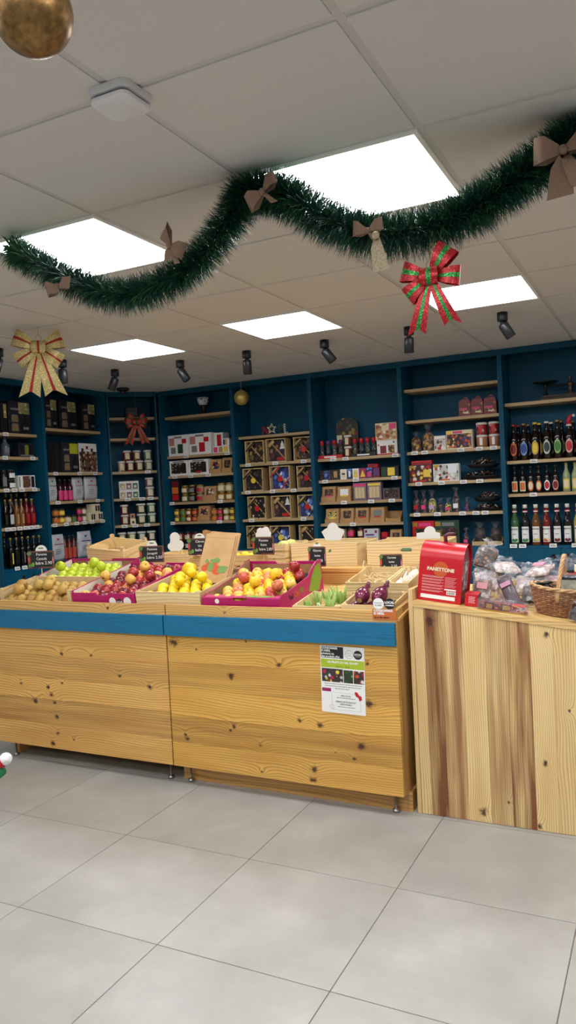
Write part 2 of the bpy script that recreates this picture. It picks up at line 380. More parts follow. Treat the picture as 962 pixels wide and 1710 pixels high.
# ------------------------------------------------------------------ fruit counters in pine
def knots(lst): return [(a, c, r) for a, c, r in lst]
PINE = ((226, 182, 106), (204, 148, 70), (142, 88, 36))
knB = [(-1.62, .63, .016), (-1.88, .56, .022), (-2.07, .68, .008), (-1.53, .38, .015), (-1.43, .37, .019), (-1.74, .245, .012), (-1.88, .32, .014), (-1.90, .30, .009), (-2.15, .235, .016), (-2.16, .255, .012),
       (-1.235, .295, .024), (-1.27, .235, .012), (-1.36, .255, .006), (-1.47, .165, .02), (-1.48, .115, .02), (-1.74, .12, .010), (-2.20, .71, .03), (-1.215, .545, .014), (-1.19, .485, .024), (-1.79, .73, .007), (-1.19, .66, .010)]
knA = [(-2.93, .615, .014), (-2.73, .615, .012), (-2.36, .475, .018), (-3.04, .425, .014), (-3.02, .385, .016), (-2.94, .455, .01), (-3.14, .345, .02), (-3.0, .345, .014), (-2.99, .27, .017), (-2.99, .18, .014), (-2.88, .155, .009), (-3.03, .12, .02), (-3.24, .435, .012), (-2.55, .52, .014)]
M_pineA = wood('pine_panel_left', *PINE, 'x', knA, rings=78, warp=2.9)
M_pineB = wood('pine_panel_right', (224, 178, 92), (202, 146, 58), (142, 88, 32), 'x', knB, rings=78, warp=2.9)
M_pine = wood('pine_plain', (222, 178, 108), (198, 146, 76), (140, 92, 44), 'x', [(-1.9, .865, .012), (-2.6, .87, .012)], rings=70, warp=3)
M_piney = wood('pine_plain_depth', (214, 170, 104), (190, 140, 74), (130, 86, 40), 'y', [], rings=70, warp=3)
M_pinez = wood('pine_plain_upright', (206, 162, 100), (184, 136, 74), (128, 86, 42), 'z', [], rings=80, warp=2)
M_bluewood = noisy('blue_stained_board', [(.3, (6, 96, 132)), (.55, (10, 108, 146)), (.75, (4, 88, 122))], 6, .5, stretch=(1, 8, 14), bump=.0004)
SL, S0Y, S0Z = D2R(8), 3.09, .825
def fruit_unit(xa, xb, m, label, splits, plinth):
    u = thing('fruit_counter', label, 'counter', ((xa+xb)/2, 3.6, 0)); ox, oy = (xa+xb)/2, 3.6
    def part(name, mb, mt, **kw):
        o = mb.build(name, mt, u, tone=kw.pop('tone', 0.0), heart=kw.pop('heart', 0.0), **kw); o.location = (-ox, -oy, 0); return o
    g = .0025
    for q in range(len(splits)-1):
        part('front_plank', MB().cbox(xa+g, xb-g, 3.07, 3.09, splits[q], splits[q+1]-.0004, .0006), m, tone=[.25, -.3, .35, -.15, .1, .3][q], heart=[.2, .5, 0, .35, .1, .2][q])
    part('blue_board', MB().cbox(xa+g*.6, xb-g*.6-.001, 3.048, 3.0695, .745, .843, .002), M_bluewood)
    part('front_rail', MB().cbox(xa+g, xb-g, 3.070, 3.0905, .7445, .893, .0015), M_pine, tone=.1)
    yb_ = 4.32; zt = S0Z+(3.74-S0Y)*math.tan(SL)
    for x0, x1 in ((xa+.001, xa+.021), (xb-.021, xb-.001)):
        part('side_panel', MB().prism([(3.091, .09), (yb_, .09), (yb_, 1.0), (3.742, 1.0), (3.742, zt+.03), (3.091, .893)] if x0 < -3.4 or x1 > -1.06 else [(3.091, .09), (yb_, .09), (yb_, .978), (3.742, .978), (3.742, zt-.002), (3.091, S0Z-.003)], x0, x1, 'x'), M_pinez, tone=-.4)
    if xb > -1.1: part('side_cap', MB().prism([(3.095, .845), (3.74, .845+(3.74-3.095)*math.tan(SL)), (3.74, .858+(3.74-3.095)*math.tan(SL)), (3.095, .858)], xb-.001, xb+.006, 'x'), M_piney, tone=.6)
    nb = 5
    for q in range(nb):
        y0 = 3.093+(3.74-3.093)*q/nb; y1 = 3.093+(3.74-3.093)*(q+1)/nb-.002
        z0 = S0Z+(y0-S0Y)*math.tan(SL); z1 = S0Z+(y1-S0Y)*math.tan(SL)
        part('slope_plank', MB().prism([(y0, z0-.018), (y1, z1-.018), (y1, z1-.0008), (y0, z0-.0008)], xa+.022, xb-.022, 'x'), M_pine, tone=R.uniform(-.3, .3))
    part('tier_riser', MB().box(xa+.022, xb-.022, 3.742, 3.76, zt-.02, .978), M_pine, tone=-.5)
    part('tier_top', MB().box(xa+.022, xb-.022, 3.735, yb_, .979, .9985), M_pine, tone=-.2)
    part('back_panel', MB().box(xa+.022, xb-.022, yb_-.02, yb_-.001, .09, .978), M_pine, tone=-.4)
    part('bottom_board', MB().box(xa+.022, xb-.022, 3.095, yb_-.022, .09, .108), M_pine, tone=-.4)
    for nm, mb in plinth: part(nm, mb, M_pine, tone=-.45, heart=.3)
    for fx in (xa+.06, xb-.06):
        part('levelling_foot', MB().lathe([(.016, 0), (.016, .012), (.006, .014), (.006, .09)], 12, (fx, 3.13, 0)), M_steel)
    return u
plB = [('plinth_board', MB().box(-2.215, -1.062, 3.150, 3.168, 0, .088)), ('plinth_end', MB().box(-1.061, -1.040, 3.150, 4.0, 0, .0885)), ('plinth_end', MB().box(-2.236, -2.216, 3.150, 4.0, 0, .0885))]
plA = [('plinth_board', MB().box(-3.40, -2.27, 3.62, 3.64, 0, .088)), ('plinth_end', MB().box(-3.40, -3.375, 3.16, 3.619, 0, .0885)), ('plinth_end', MB().box(-2.29, -2.268, 3.64, 4.0, 0, .0885))]
fruit_unit(-3.43, -2.242, M_pineA, 'long pine fruit counter with blue edge board, left half', [.093, .225, .36, .475, .60, .744], plA)
fruit_unit(-2.240, -1.050, M_pineB, 'pine fruit counter with blue edge board and taped poster', [.093, .215, .345, .48, .615, .744], plB)

# ------------------------------------------------------------------ right pine counter with sloping top
knR = [(.80, -.455, .014), (.84, -.928, .026), (.50, -.38, .007), (.02, -.51, .012), (.28, -.478, .014), (.045, -.735, .022), (.10, -.63, .008)]
M_ash = wood('pale_pine_upright', (232, 206, 150), (212, 172, 108), (156, 108, 60), 'z', knR, rings=110, warp=2.6, heart=(134, 82, 46))
M_ashx = wood('pale_pine_top', (222, 190, 128), (204, 162, 98), (150, 104, 56), 'x', [], rings=80, warp=3)
RX0, RX1 = -1.017, .55
RSL = math.atan(.121)
def rtop(x): return .925 - .121*(x+1.0)
rc = thing('wood_counter', 'pale upright-plank counter with sloping top right of the fruit counters', 'counter', (-.3, 3.5, 0))
def rpart(name, mb, mt, **kw):
    o = mb.build(name, mt, rc, tone=kw.get('tone', 0.0), heart=kw.get('heart', 0.0)); o.location = (.3, -3.5, 0); return o
cuts = [-.9995, -.955, -.882, -.795, -.700, -.612, -.520, -.432, -.345, -.255, -.16, -.07, .03, .12, .22, .33, .44, RX1]
tones = [.3, -.75, .3, .35, -.1, -.15, .45, .35, .0, .2, .1, -.3, .3, 0, .2, -.2, .3]; hearts = [.1, 1.4, 1.0, .1, .7, 1.2, .05, .15, .8, .4, .1, .9, .1, .3, 0, .6, .2]
for q in range(len(cuts)-1):
    a, b_ = cuts[q]+.0006, cuts[q+1]-.0002
    rpart('front_plank', MB().prism([(a, .002), (b_, .002), (b_, rtop(b_)-.024), (a, rtop(a)-.024)], 3.150, 3.170), M_ash, tone=tones[q], heart=hearts[q])
rpart('corner_post', MB().cbox(-1.019, -1.0005, 3.148, 3.19, .001, .975, .0015), M_ash, tone=.0)
rpart('end_panel', MB().prism([(3.191, .10), (3.80, .10), (3.80, .975), (3.191, .975)], -1.018, -1.001, 'x'), M_ash, tone=-.2)
rpart('top_board', MB().prism([(-.9998, rtop(-.9998)-.023), (RX1, rtop(RX1)-.023), (RX1, rtop(RX1)), (-.9998, rtop(-.9998))], 3.146, 3.80), M_ashx, tone=.2)
rpart('back_panel', MB().prism([(-.9995, .02), (RX1, .02), (RX1, rtop(RX1)-.024), (-.9995, rtop(-.9995)-.024)], 3.78, 3.799), M_ash)

# poster taped on the counter
po = thing('poster', 'white A4 poster about local fruit taped on the pine front', 'poster', (-1.311, 3.0685, .433), (0, D2R(1.2), 0))
MB().box(-.104, .104, -.0012, 0, 0, .297).build('sheet', M_paper, po)
def pp(name, x0, x1, z0, z1, m, d=.0016): return MB().box(x0-.104, x1-.104, -d, -.0012, z0, z1).build(name, m, po)
pp('black_banner', .004, .110, .243, .294, M_dark)
pp('green_banner', .002, .207, .200, .238, mat('lime_print', (166, 188, 40), .6))
photo = pieces('market_photo_print', [(60, 50, 52), (180, 30, 60), (120, 60, 40), (210, 200, 195), (230, 205, 60), (40, 60, 40)], 55, .6, (50, 40, 40), 0)
pp('photo', .005, .106, .137, .196, photo); pp('photo', .109, .153, .137, .194, pieces('orchard_photo_print', [(50, 80, 40), (90, 110, 60), (30, 50, 30), (180, 170, 150)], 60, .6, (40, 60, 36), 0))
pp('photo', .156, .204, .137, .193, pieces('fruit_photo_print', [(190, 80, 40), (40, 36, 34), (220, 210, 200), (140, 40, 40)], 60, .6, (60, 40, 36), 0))
pp('crate_logo', .004, .047, .093, .108, mat('magenta_print', (150, 20, 90), .5))
MB().prism([(.054+q[0], q[1]) for q in [(0, .095), (.006, .102), (.014, .099), (.02, .088), (.032, .082), (.034, .068), (.022, .062), (.018, .076), (.006, .082)]], -.0017, -.0012).build('red_map', M_red, po)
def ring(mb, cx, cz, r0, r1, y, m=0, n=28):
    vs = [(cx+rr*math.cos(2*PI*j/n), y, cz+rr*math.sin(2*PI*j/n)) for rr in (r0, r1) for j in range(n)]
    return mb.add(vs, [(j, (j+1) % n, n+(j+1) % n, n+j) for j in range(n)], m)
def disc(mb, cx, cz, r, y, m=0, n=28, th=.0003):
    return mb.prism([(cx+r*math.cos(2*PI*j/n), cz+r*math.sin(2*PI*j/n)) for j in range(n)], y, y+th, 'y', m)
ring(MB(), .034, .264, .0178, .0188, -.0014).build('round_logo', M_dark, po); disc(MB(), .074, .264, .020, -.0016).build('round_logo', M_dark, po)
for s, sz, z in (('CONSOMMER', .0125, .2865), ('IS HERE,', .0125, .2745)): text(po, s, sz, M_paper, (-.099, -.0018, z), align='LEFT', bold=.0005)
for s, sz, z in (('achetons ici,', .0125, .262), ("des produits d'ici.", .0125, .2495)): text(po, s, sz, M_paper, (-.099, -.0018, z), align='LEFT', bold=.0004)
text(po, 'LES FRUITS DU VAL QUI RIT', .0118, M_paper, (.002, -.0018, .2255), bold=.0004); text(po, 'Saint Prim - 38370', .0085, M_dark, (.002, -.0018, .2075))
text(po, 'LOCAL', .0105, M_paper, (.074, -.0019, .266), bold=.0005); text(po, 'IS HERE', .0065, M_grey, (.034, -.0018, .258)); text(po, 'COMMERCE', .0045, M_paper, (.074, -.0019, .257)); text(po, 'Consommer', .0055, M_grey, (.034, -.0018, .268))
text(po, '100% LOCAL', .0088, M_dark, (.012, -.0016, .078), bold=.0002); text(po, 'DÉMARCHE ÉTHIQUE ET', .0088, M_dark, (.012, -.0016, .051), bold=.0002); text(po, 'RESPONSABLE', .0088, M_dark, (.012, -.0016, .040), bold=.0002)
for z, x0, x1 in ((.127, .016, .196), (.117, .018, .19), (.107, .066, .134), (.067, .073, .16), (.0275, .077, .16)):
    mb = MB(); xx = x0
    while xx < x1:
        l = R.uniform(.004, .012); mb.box(xx-.104, min(xx+l, x1)-.104, -.0016, -.0012, z, z+.0028); xx += l+.0022
    mb.build('small_print', M_grey, po)
bx = MB()
for x0, x1, z0, z1 in ((.05, .185, .0145, .0151), (.05, .185, .0905, .0911), (.0497, .0503, .0145, .0911), (.1847, .1853, .0145, .0911)): bx.box(x0-.104, x1-.104, -.0015, -.0012, z0, z1)
bx.build('frame_line', M_grey, po); ring(MB(), -.054, .026, .0095, .0105, -.0015).build('stamp', M_red, po)

# orange "consommer" card standing in the rail
sg = thing('local_sign', 'orange card with white and black discs on the fruit counter rail', 'sign', (-1.102, 3.0695, .853))
M_or = mat('orange_card', (196, 104, 44), .6)
MB().box(-.0525, .0525, -.0016, 0, 0, .048).build('card', M_or, sg)
disc(MB(), -.024, .070, .024, -.0022, th=.0018).build('white_disc', M_paper, sg); disc(MB(), .026, .070, .0235, -.0020, th=.0018).build('black_disc', M_dark, sg)
text(sg, 'CONSOMMER', .0138, M_paper, (-.047, -.0019, .040), align='LEFT', bold=.0006); text(sg, 'IS HERE,', .0138, M_paper, (-.047, -.0019, .0275), align='LEFT', bold=.0006)
text(sg, 'ça a du sens !', .0130, M_dark, (-.046, -.0019, .0115), align='LEFT', bold=.0005)
text(sg, 'LOCAL', .0135, M_paper, (.026, -.0024, .0755), bold=.0007); text(sg, 'COMMERCE', .0068, M_paper, (.026, -.0024, .063), bold=.0004)
text(sg, 'Consommer', .0070, M_grey, (-.024, -.0026, .0735), bold=.0002); text(sg, 'IS HERE', .0090, M_grey, (-.024, -.0026, .0625), bold=.0003)
# ------------------------------------------------------------------ goods on the shelves
ZS = {b: v[1] for b, v in BAYS.items()}
BACKD = DEPTH-.014
def spot(bay, s0, s1, k, dep=.022, up=0.0):       # centre, clamped inside the bay; k = shelf index or -1 for the base
    (a, b_), zs, _, _ = BAYS[bay]; a += TH+.002; b_ -= TH+.002
    w_ = min(s1-s0, b_-a); c = min(max((s0+s1)/2, a+w_/2), b_-w_/2)
    z = (zs[k] if k >= 0 else BASEZ)+up+.0004; x, y, rz = frame(bay, c, SHREC+dep); return (x, y, z), rz, w_
def carton(bay, s0, s1, k, h, d, m, label, patches=(), cat='box', name='carton', up=0.0, dep=.022, group=None, texts=(), c=.0012):
    loc, rz, w_ = spot(bay, s0, s1, k, dep, up); w_ -= .002; d = min(d, BACKD-SHREC-dep-.004)
    t = thing(name, label, cat, loc, rz, group)
    MB().cbox(-w_/2, w_/2, 0, d, 0, h-.001, c).build('carton_body', m, t)
    for q_, (nm, u0, u1, v0, v1, pm) in enumerate(patches):
        MB().box(-w_/2+u0*w_, -w_/2+u1*w_, -.0010-.0004*q_, .0002, v0*h, v1*h).build(nm, pm, t)
    for (s, sz, u, v, pm) in texts: text(t, s, sz, pm, (-w_/2+u*w_, -.0016, v*h))
    return t
def jar_meshes(r, h, body, lid, lab, lw, style):
    def mk():
        if style == 'tub':
            g = MB().lathe([(r*.92, 0), (r*.97, h*.82), (r*.97, h*.84)], 22).mesh('tub', body); l = MB().lathe([(r, h*.82), (r, h*.95), (r*.9, h*.97), (r*.9, h*.995)], 22).mesh('lid', lid)
            p = MB().cyl_patch(r*.975, r*lw, h*.16, h*.76).mesh('paper_label', lab)
        else:
            g = MB().lathe([(r*.85, 0), (r*.97, h*.05), (r*.97, h*.68), (r*.80, h*.78), (r*.80, h*.82)], 20).mesh('glass', body); l = MB().lathe([(r*.86, h*.80), (r*.86, h*.97), (r*.8, h*.995)], 20).mesh('lid', lid)
            p = MB().cyl_patch(r*.972, r*lw, h*.14, h*.62).mesh('paper_label', lab)
        return g, l, p
    return cached(('jar', round(r, 4), round(h, 4), body.name, lid.name, lab.name, lw, style), mk)
def jar(bay, s0, s1, k, h, body, lid, lab, label, up=0.0, dep=.02, group=None, style='jar', lw=1.7, name='jar', cat='jar'):
    loc, rz, w_ = spot(bay, s0, s1, k, dep, up); r = round(w_/2-.001, 3); h = round(h-.0008, 3)
    t = thing(name, label, cat, (0, 0, 0), rz, group)
    off = Vector((-math.sin(rz)*r, math.cos(rz)*r, 0)); t.location = Vector(loc)+off
    g, l, p = jar_meshes(r, h, body, lid, lab, lw, style)
    obj(g.name, g, t); obj('lid', l, t); obj('paper_label', p, t); return t
BPROF = {'beer': [(.94, 0), (1, .02), (1, .56), (.88, .63), (.46, .76), (.40, .80), (.40, .93), (.44, .935), (.44, .955), (.40, .96)],
         'wine': [(.94, 0), (1, .02), (1, .60), (.85, .67), (.42, .76), (.38, .80), (.38, .95)],
         'syrup': [(.96, 0), (1, .02), (1, .56), (.9, .62), (.46, .76), (.42, .80), (.42, .95)],
         'oil': [(.94, 0), (1, .02), (1, .66), (.6, .76), (.36, .82), (.34, .95)]}
def bottle(bay, s0, s1, k, h, kind, glass, cap, lab, label, lab_kind='rect', lz=(.12, .52), lw=1.6, dep=.02, group=None, cap_h=.10, extra=None, up=0.0, lab2=None):
    loc, rz, w_ = spot(bay, s0, s1, k, dep, up); r = round(w_/2-.002, 4)
    t = thing('bottle', label, 'bottle', Vector(loc)+Vector((-math.sin(rz)*r, math.cos(rz)*r, 0)), rz, group)
    obj('glass_bottle', cached(('bt', kind, r, round(h, 3), glass.name), lambda: MB().lathe([(a*r, z*h) for a, z in BPROF[kind]], 20).mesh('glass_bottle', glass)), t)
    rn = .47*r
    obj('cap', cached(('cap', kind, r, round(h, 3), cap.name, cap_h), lambda: MB().lathe([(rn, h*(1-cap_h)), (rn*1.05, h*.99), (rn*.9, h)], 14).mesh('cap', cap)), t)
    obj('paper_label', cached(('bl', kind, r, round(h, 3), lab.name, lab_kind, lz, lw), lambda: MB().cyl_patch(r, r*lw, lz[0]*h, lz[1]*h, oval=lab_kind == 'oval').mesh('paper_label', lab)), t)
    if lab2 is not None:
        zz = (lz[0]+lz[1])/2; dz = (lz[1]-lz[0])*.36
        obj('label_centre', cached(('bl2', kind, r, round(h, 3), lab2.name, lab_kind, lz, lw), lambda: MB().cyl_patch(r, r*lw*.72, (zz-dz)*h, (zz+dz)*h, oval=lab_kind == 'oval', off=.0012).mesh('label_centre', lab2)), t)
    if extra: extra(t, r, h)
    return t
def soft_bag(mb, w_, d, h, crimp=.10, seed=0, m=0, nz=9, nx=12, puff=1.0):  # gusseted pouch, flat sealed top
    r = random.Random(seed); vs = []; fs = []
    for i in range(nz+1):
        v = i/nz; th = d*(math.sin(min(1, v*1.35+.12)*PI*.5)*(1-v)**.55)*puff*.5+.0015; ww = w_/2*(1-.06*v)
        for j in range(2*nx):
            t = 2*PI*j/(2*nx); c_, s_ = math.cos(t), math.sin(t)
            x = ww*math.copysign(abs(c_)**.6, c_); y = th*math.copysign(abs(s_)**.75, s_)
            q = .0035 if 0 < i < nz else .001
            vs.append((x+r.uniform(-q, q)*.6, y+r.uniform(-q, q), h*v + (r.uniform(-q, q) if 0 < i < nz else 0)))
    n = 2*nx
    for i in range(nz):
        for j in range(n): fs.append((i*n+j, i*n+(j+1) % n, (i+1)*n+(j+1) % n, (i+1)*n+j))
    fs.append(tuple(range(n))[::-1]); fs.append(tuple(range(nz*n, (nz+1)*n)))
    return mb.add(vs, fs, m, True)
def pouch(bay, s0, s1, k, h, d, m, label, patches=(), dep=.03, group=None, tilt=0.0, up=0.0, seed=1, cat='bag', name='pouch'):
    loc, rz, w_ = spot(bay, s0, s1, k, dep, up); w_ -= .004
    t = thing(name, label, cat, Vector(loc)+Vector((-math.sin(rz)*d/2, math.cos(rz)*d/2, 0)), (0, tilt, rz), group)
    soft_bag(MB(), w_, d, h, seed=seed).build('pouch_body', m, t)
    for (nm, u0, u1, v0, v1, pm) in patches:       # print follows the front bulge closely
        vm = (v0+v1)/2; th = d*(math.sin(min(1, vm*1.35+.12)*PI*.5)*(1-vm)**.55)*.5+.0065
        MB().box(-w_/2+u0*w_, -w_/2+u1*w_, -th, -th+.004, v0*h, v1*h).build(nm, pm, t)
    return t
def sweet_bag(bay, s0, s1, k, h, d, content, lab, label, up=0.0, dep=.02, group=None, fill=.55, seed=3, labz=(.16, .34)):
    loc, rz, w_ = spot(bay, s0, s1, k, dep, up); w_ -= .003
    t = thing('sweet_bag', label, 'bag', Vector(loc)+Vector((-math.sin(rz)*d/2, math.cos(rz)*d/2, 0)), rz, group)
    hb = h*fill; r = random.Random(seed)
    MB().lathe([(.8, 0), (1, .1*hb), (1.0, .6*hb), (.86, .85*hb), (.3, hb), (0, hb)], 18, sx=w_/2*.94, sy=d/2*.94).build('contents', content, t)
    # gathered film: neck, then a fan
    vs = []; fs = []; n = 24; rows = [(1, 0), (1, .6*hb), (.72, hb), (.26, h*.72), (.34, h*.8), (.9, h)]
    for i, (q, z) in enumerate(rows):
        for j in range(n):
            a = 2*PI*j/n; pl = 1+(.16 if i > 2 else .03)*math.cos(a*6+i)+r.uniform(-.03, .03)
            vs.append((w_/2*q*pl*math.cos(a)*(.93 if i > 4 else 1), d/2*(q if i < 5 else .4)*pl*math.sin(a), z*(1 if i < 5 else r.uniform(.93, 1))))
    for i in range(len(rows)-1):
        for j in range(n): fs.append((i*n+j, i*n+(j+1) % n, (i+1)*n+(j+1) % n, (i+1)*n+j))
    MB().add(vs, fs, 0, True).build('clear_film', M_thin, t)
    MB().lathe([(.30, h*.70), (.36, h*.72), (.30, h*.74)], 12, sx=w_/2, sy=d/2, cap=False).build('tie', M_dred, t)
    if lab: MB().box(-w_*.3, w_*.3, -d/2-.002, -d/2+.004, labz[0]*h, labz[1]*h).build('paper_label', lab, t)
    return t
def display_box(bay, s0, s1, k, h, d, win, lab, label, up=0.0, group='kraft display boxes', open_=False, flap=True):
    loc, rz, w_ = spot(bay, s0, s1, k, .02, up); w_ -= .003; d = min(d, .2)
    t = thing('display_box', label, 'box', loc, rz, group); x0, x1 = -w_/2, w_/2
    hf = h*.42 if open_ else h*.30
    MB().prism([(0, 0), (d, 0), (d, h), (d*.55, h), (d*.12, hf), (0, hf)], x0, x0+.0025, 'x').build('side_wall', M_kraft, t)
    MB().prism([(0, 0), (d, 0), (d, h), (d*.55, h), (d*.12, hf), (0, hf)], x1-.0025, x1, 'x').build('side_wall', M_kraft, t)
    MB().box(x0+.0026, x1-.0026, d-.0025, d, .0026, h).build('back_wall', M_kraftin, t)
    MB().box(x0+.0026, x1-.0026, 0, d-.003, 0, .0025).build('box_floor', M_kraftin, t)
    MB().prism([(x0+.0026, .0026), (x1-.0026, .0026), (x1-.0026, hf), (x1-w_*.25, hf*.78), (x0+w_*.25, hf*.78), (x0+.0026, hf)], 0, .0025).build('front_lip', M_kraft, t)
    if not open_:   # packs standing inside, leaning back
        for q in range(3):
            y0 = .012+q*.026
            pk = MB().prism([(y0, .003), (y0+.02, .003), (y0+.02+.018, h*.97), (y0+.018, h*.97)], x0+.005, x1-.005, 'x').build('inner_pack', M_kraft, t)
            if q == 0:
                a = math.atan2(.018, h*.97)
                def lean(u0, u1, v0, v1, o): return [(x0+u0*w_, y0+v0*.018-o, .003+v0*h*.96), (x0+u1*w_, y0+v0*.018-o, .003+v0*h*.96), (x0+u1*w_, y0+v1*.018-o, .003+v1*h*.96), (x0+u0*w_, y0+v1*.018-o, .003+v1*h*.96)]
                MB().add(lean(.22, .80, .36, .82, .0012), [(0, 1, 2, 3)]).build('window', win, pk)
                MB().add(lean(.30, .72, .30, .40, .002), [(0, 1, 2, 3)]).build('band_label', lab, pk)
    if flap and not open_: MB().prism([(0, 0), (.04, 0), (.055, h*.9), (.02, h*.86)], x0-.0, x0+.002, 'x').build('flap', M_cream, t, loc=(.0026, .03, 0))
    return t

# ---- prints used on the cartons
P_choc = pieces('chocolate_print', [(60, 34, 24), (86, 50, 32), (44, 26, 20), (120, 80, 50)], 40, .5)
P_mix = pieces('biscuit_mix_print', [(190, 130, 60), (70, 44, 30), (200, 60, 50), (226, 200, 150), (60, 60, 110)], 45, .5)
P_gold = pieces('golden_biscuits', [(196, 146, 60), (170, 116, 40), (214, 172, 90), (120, 80, 30)], 42, .5, (70, 46, 20))
P_yell = pieces('yellow_sweets', [(228, 206, 96), (240, 226, 150), (200, 170, 60)], 70, .4, (60, 50, 30))
P_dark = pieces('dark_sweets', [(60, 40, 40), (96, 56, 56), (36, 28, 30), (140, 116, 104)], 60, .35)
P_papil = pieces('foil_wrapped_sweets', [(52, 40, 40), (120, 100, 92), (34, 28, 30), (80, 56, 54), (170, 160, 150)], 34, .25, (20, 16, 16), .006)
P_fest = pieces('festive_print', [(180, 30, 40), (240, 190, 70), (230, 220, 200), (50, 30, 30), (200, 120, 40)], 30, .5, (60, 20, 20), 0)
P_star = pieces('starry_blue_print', [(50, 70, 150), (100, 140, 220), (30, 40, 90), (220, 230, 250)], 26, .4, (40, 50, 110), 0)
P_winter = pieces('winter_print', [(225, 225, 222), (150, 60, 50), (60, 56, 54), (240, 238, 230), (120, 110, 100)], 34, .5, (200, 198, 190), 0)
P_photo = pieces('still_life_print', [(170, 140, 110), (120, 70, 50), (60, 40, 36), (214, 196, 170)], 36, .5, (90, 66, 50), 0)
P_meadow = pieces('landscape_print', [(186, 170, 110), (120, 130, 80), (210, 200, 150), (150, 140, 90)], 34, .5, (160, 150, 100), 0)
P_herb = pieces('herb_board_print', [(70, 80, 44), (110, 40, 40), (40, 44, 30), (150, 130, 60)], 30, .5, (40, 36, 28), 0)
M_night = mat('night_card', (34, 34, 42), .35)
M_lidw = mat('white_lid', (228, 226, 220), .4)
M_lidg = mat('gold_lid', (172, 138, 74), .35, metal=.7)
M_lidd = mat('dark_lid', (40, 36, 34), .4)

# ---- bay b1
b = 'b1'
t = thing('coffee_mill', 'white and blue bowl on a dark stand on the topmost board', 'ornament', (-4.018, YB+SHREC+.10, 2.2004))
MB().lathe([(.045, 0), (.045, .008), (.022, .02), (.02, .06), (.04, .088), (.04, .092)], 20).build('stand', M_dark, t)
P_delft = pieces('blue_pattern_ceramic', [(222, 224, 230), (70, 90, 160), (230, 232, 236), (222, 224, 230)], 60, .2, (215, 218, 226), 0)
MB().lathe([(.03, .093), (.04, .096), (.055, .13), (.062, .165), (.058, .165), (.05, .13), (.0, .105)], 24).build('bowl', P_delft, t)
cake = [('window', .46, .72, .12, .56, M_dgreen), ('flower', .68, .90, .58, .80, M_red), ('cup_picture', .12, .36, .12, .42, M_grey), ('title', .30, .68, .84, .93, M_grey), ('sprig', .05, .3, .5, .86, mat('rose_print', (190, 120, 116), .6))]
carton(b, -4.401, -4.163, 1, .205, .18, M_paper, 'white cake box with green panel and red rosette, first of two', cake, group='white cake boxes')
carton(b, -4.159, -3.905, 1, .205, .18, M_paper, 'white cake box with red panel and rosette, beside the tiny jar packs', [('window', .46, .72, .12, .56, M_red)]+cake[1:], group='white cake boxes')
carton(b, -3.90, -3.80, 1, .198, .12, M_paper, 'narrow white box half hidden right of the cake boxes', [('panel', .3, .8, .3, .9, M_red)], dep=.075)
def jarpack(s0, s1, up, label, cols):
    t = carton(b, s0, s1, 1, .066, .05, M_paper, label, [('jar_picture', (.06+.31*q), (.06+.31*q+.24), .08, .85, c_) for q, c_ in enumerate(cols)], up=up, dep=.012, group='tiny jar packs')
    return t
jarpack(-3.885, -3.700, 0, 'white three-jar pack with pink and amber windows at shelf end', [M_pink, M_kraft, M_yel]); jarpack(-3.767, -3.695, .067, 'small white jar pack perched on the three-jar pack', [M_dark, M_kraft])
wb = [('window', .1, .9, .14, .84, pieces('nougat_print', [(26, 20, 18), (44, 30, 26), (22, 18, 16), (190, 170, 150)], 60, .4, (24, 18, 16), 0)), ('scroll', .2, .8, .87, .95, M_grey)]
carton(b, -4.401, -4.183, 2, .148, .10, M_paper, 'white frame box of dark nougat, left of its pair', wb, group='dark nougat boxes')
carton(b, -4.177, -3.95, 2, .148, .10, M_paper, 'white frame box of dark nougat with red seal', wb+[('seal', .38, .62, .10, .24, M_red)], group='dark nougat boxes')
display_box(b, -3.942, -3.812, 2, .14, .13, P_mix, M_dgreen, 'kraft display box beside the red-sealed nougat box')
display_box(b, -3.808, -3.69, 2, .148, .13, P_choc, M_dark, 'taller kraft display box at the right shelf end beside the hammer bay')
carton(b, -4.394, -4.302, 3, .222, .08, M_dark, 'tall dark box with red and amber fruit picture', [('picture', .1, .9, .08, .34, M_red), ('picture', .1, .9, .38, .66, M_orange), ('picture', .1, .9, .70, .92, M_dred)])
bod = [mat('olive_spread', (120, 110, 60), .2), mat('black_spread', (36, 32, 30), .2), mat('pale_spread', (170, 150, 120), .2), mat('honey_spread', (170, 120, 50), .2), mat('red_spread', (140, 50, 36), .2), mat('cream_spread', (200, 184, 140), .2)]
def stack2(s0, s1, k, h, bods, lid, lab, desc, n=2, group=None, style='jar', dep=.02):
    for q in range(n): jar(b, s0, s1, k, h, bods[q % len(bods)], lid, lab, f'{desc}, {["bottom one", "upper one", "top one"][q]}', up=q*h, group=group, style=style, dep=dep)
for q, (s0, s1, c_) in enumerate([(-4.294, -4.213, 0), (-4.207, -4.126, 1), (-4.121, -4.038, 2)]):
    stack2(s0, s1, 3, .081, [bod[c_]], M_lidg, [M_cream, M_grey, M_red][q], f'gold-lidded {["olive", "black", "red-label"][q]} spread jar beside the tall dark box', group='spread jars')
display_box(b, -4.031, -3.885, 3, .142, .13, P_photo, M_kraft, 'kraft display box between two groups of spread jars')
for q, (s0, s1) in enumerate([(-3.877, -3.793), (-3.789, -3.704)]):
    stack2(s0, s1, 3, .083, [bod[3], bod[5]], M_lidg, M_cream, f'amber jar right of the kraft box, {["left", "right"][q]} column', group='amber jars')
for q, s0 in enumerate((-4.388, -4.318, -4.249, -4.179)):
    stack2(s0, s0+.066, 4, .063, [bod[[0, 0, 4, 4][q]]], M_lidg, [M_yel, M_green, M_cream, M_orange][q], f'little pâté jar with {["yellow", "green", "cream", "orange"][q]} label left of kraft box', group='little pâté jars')
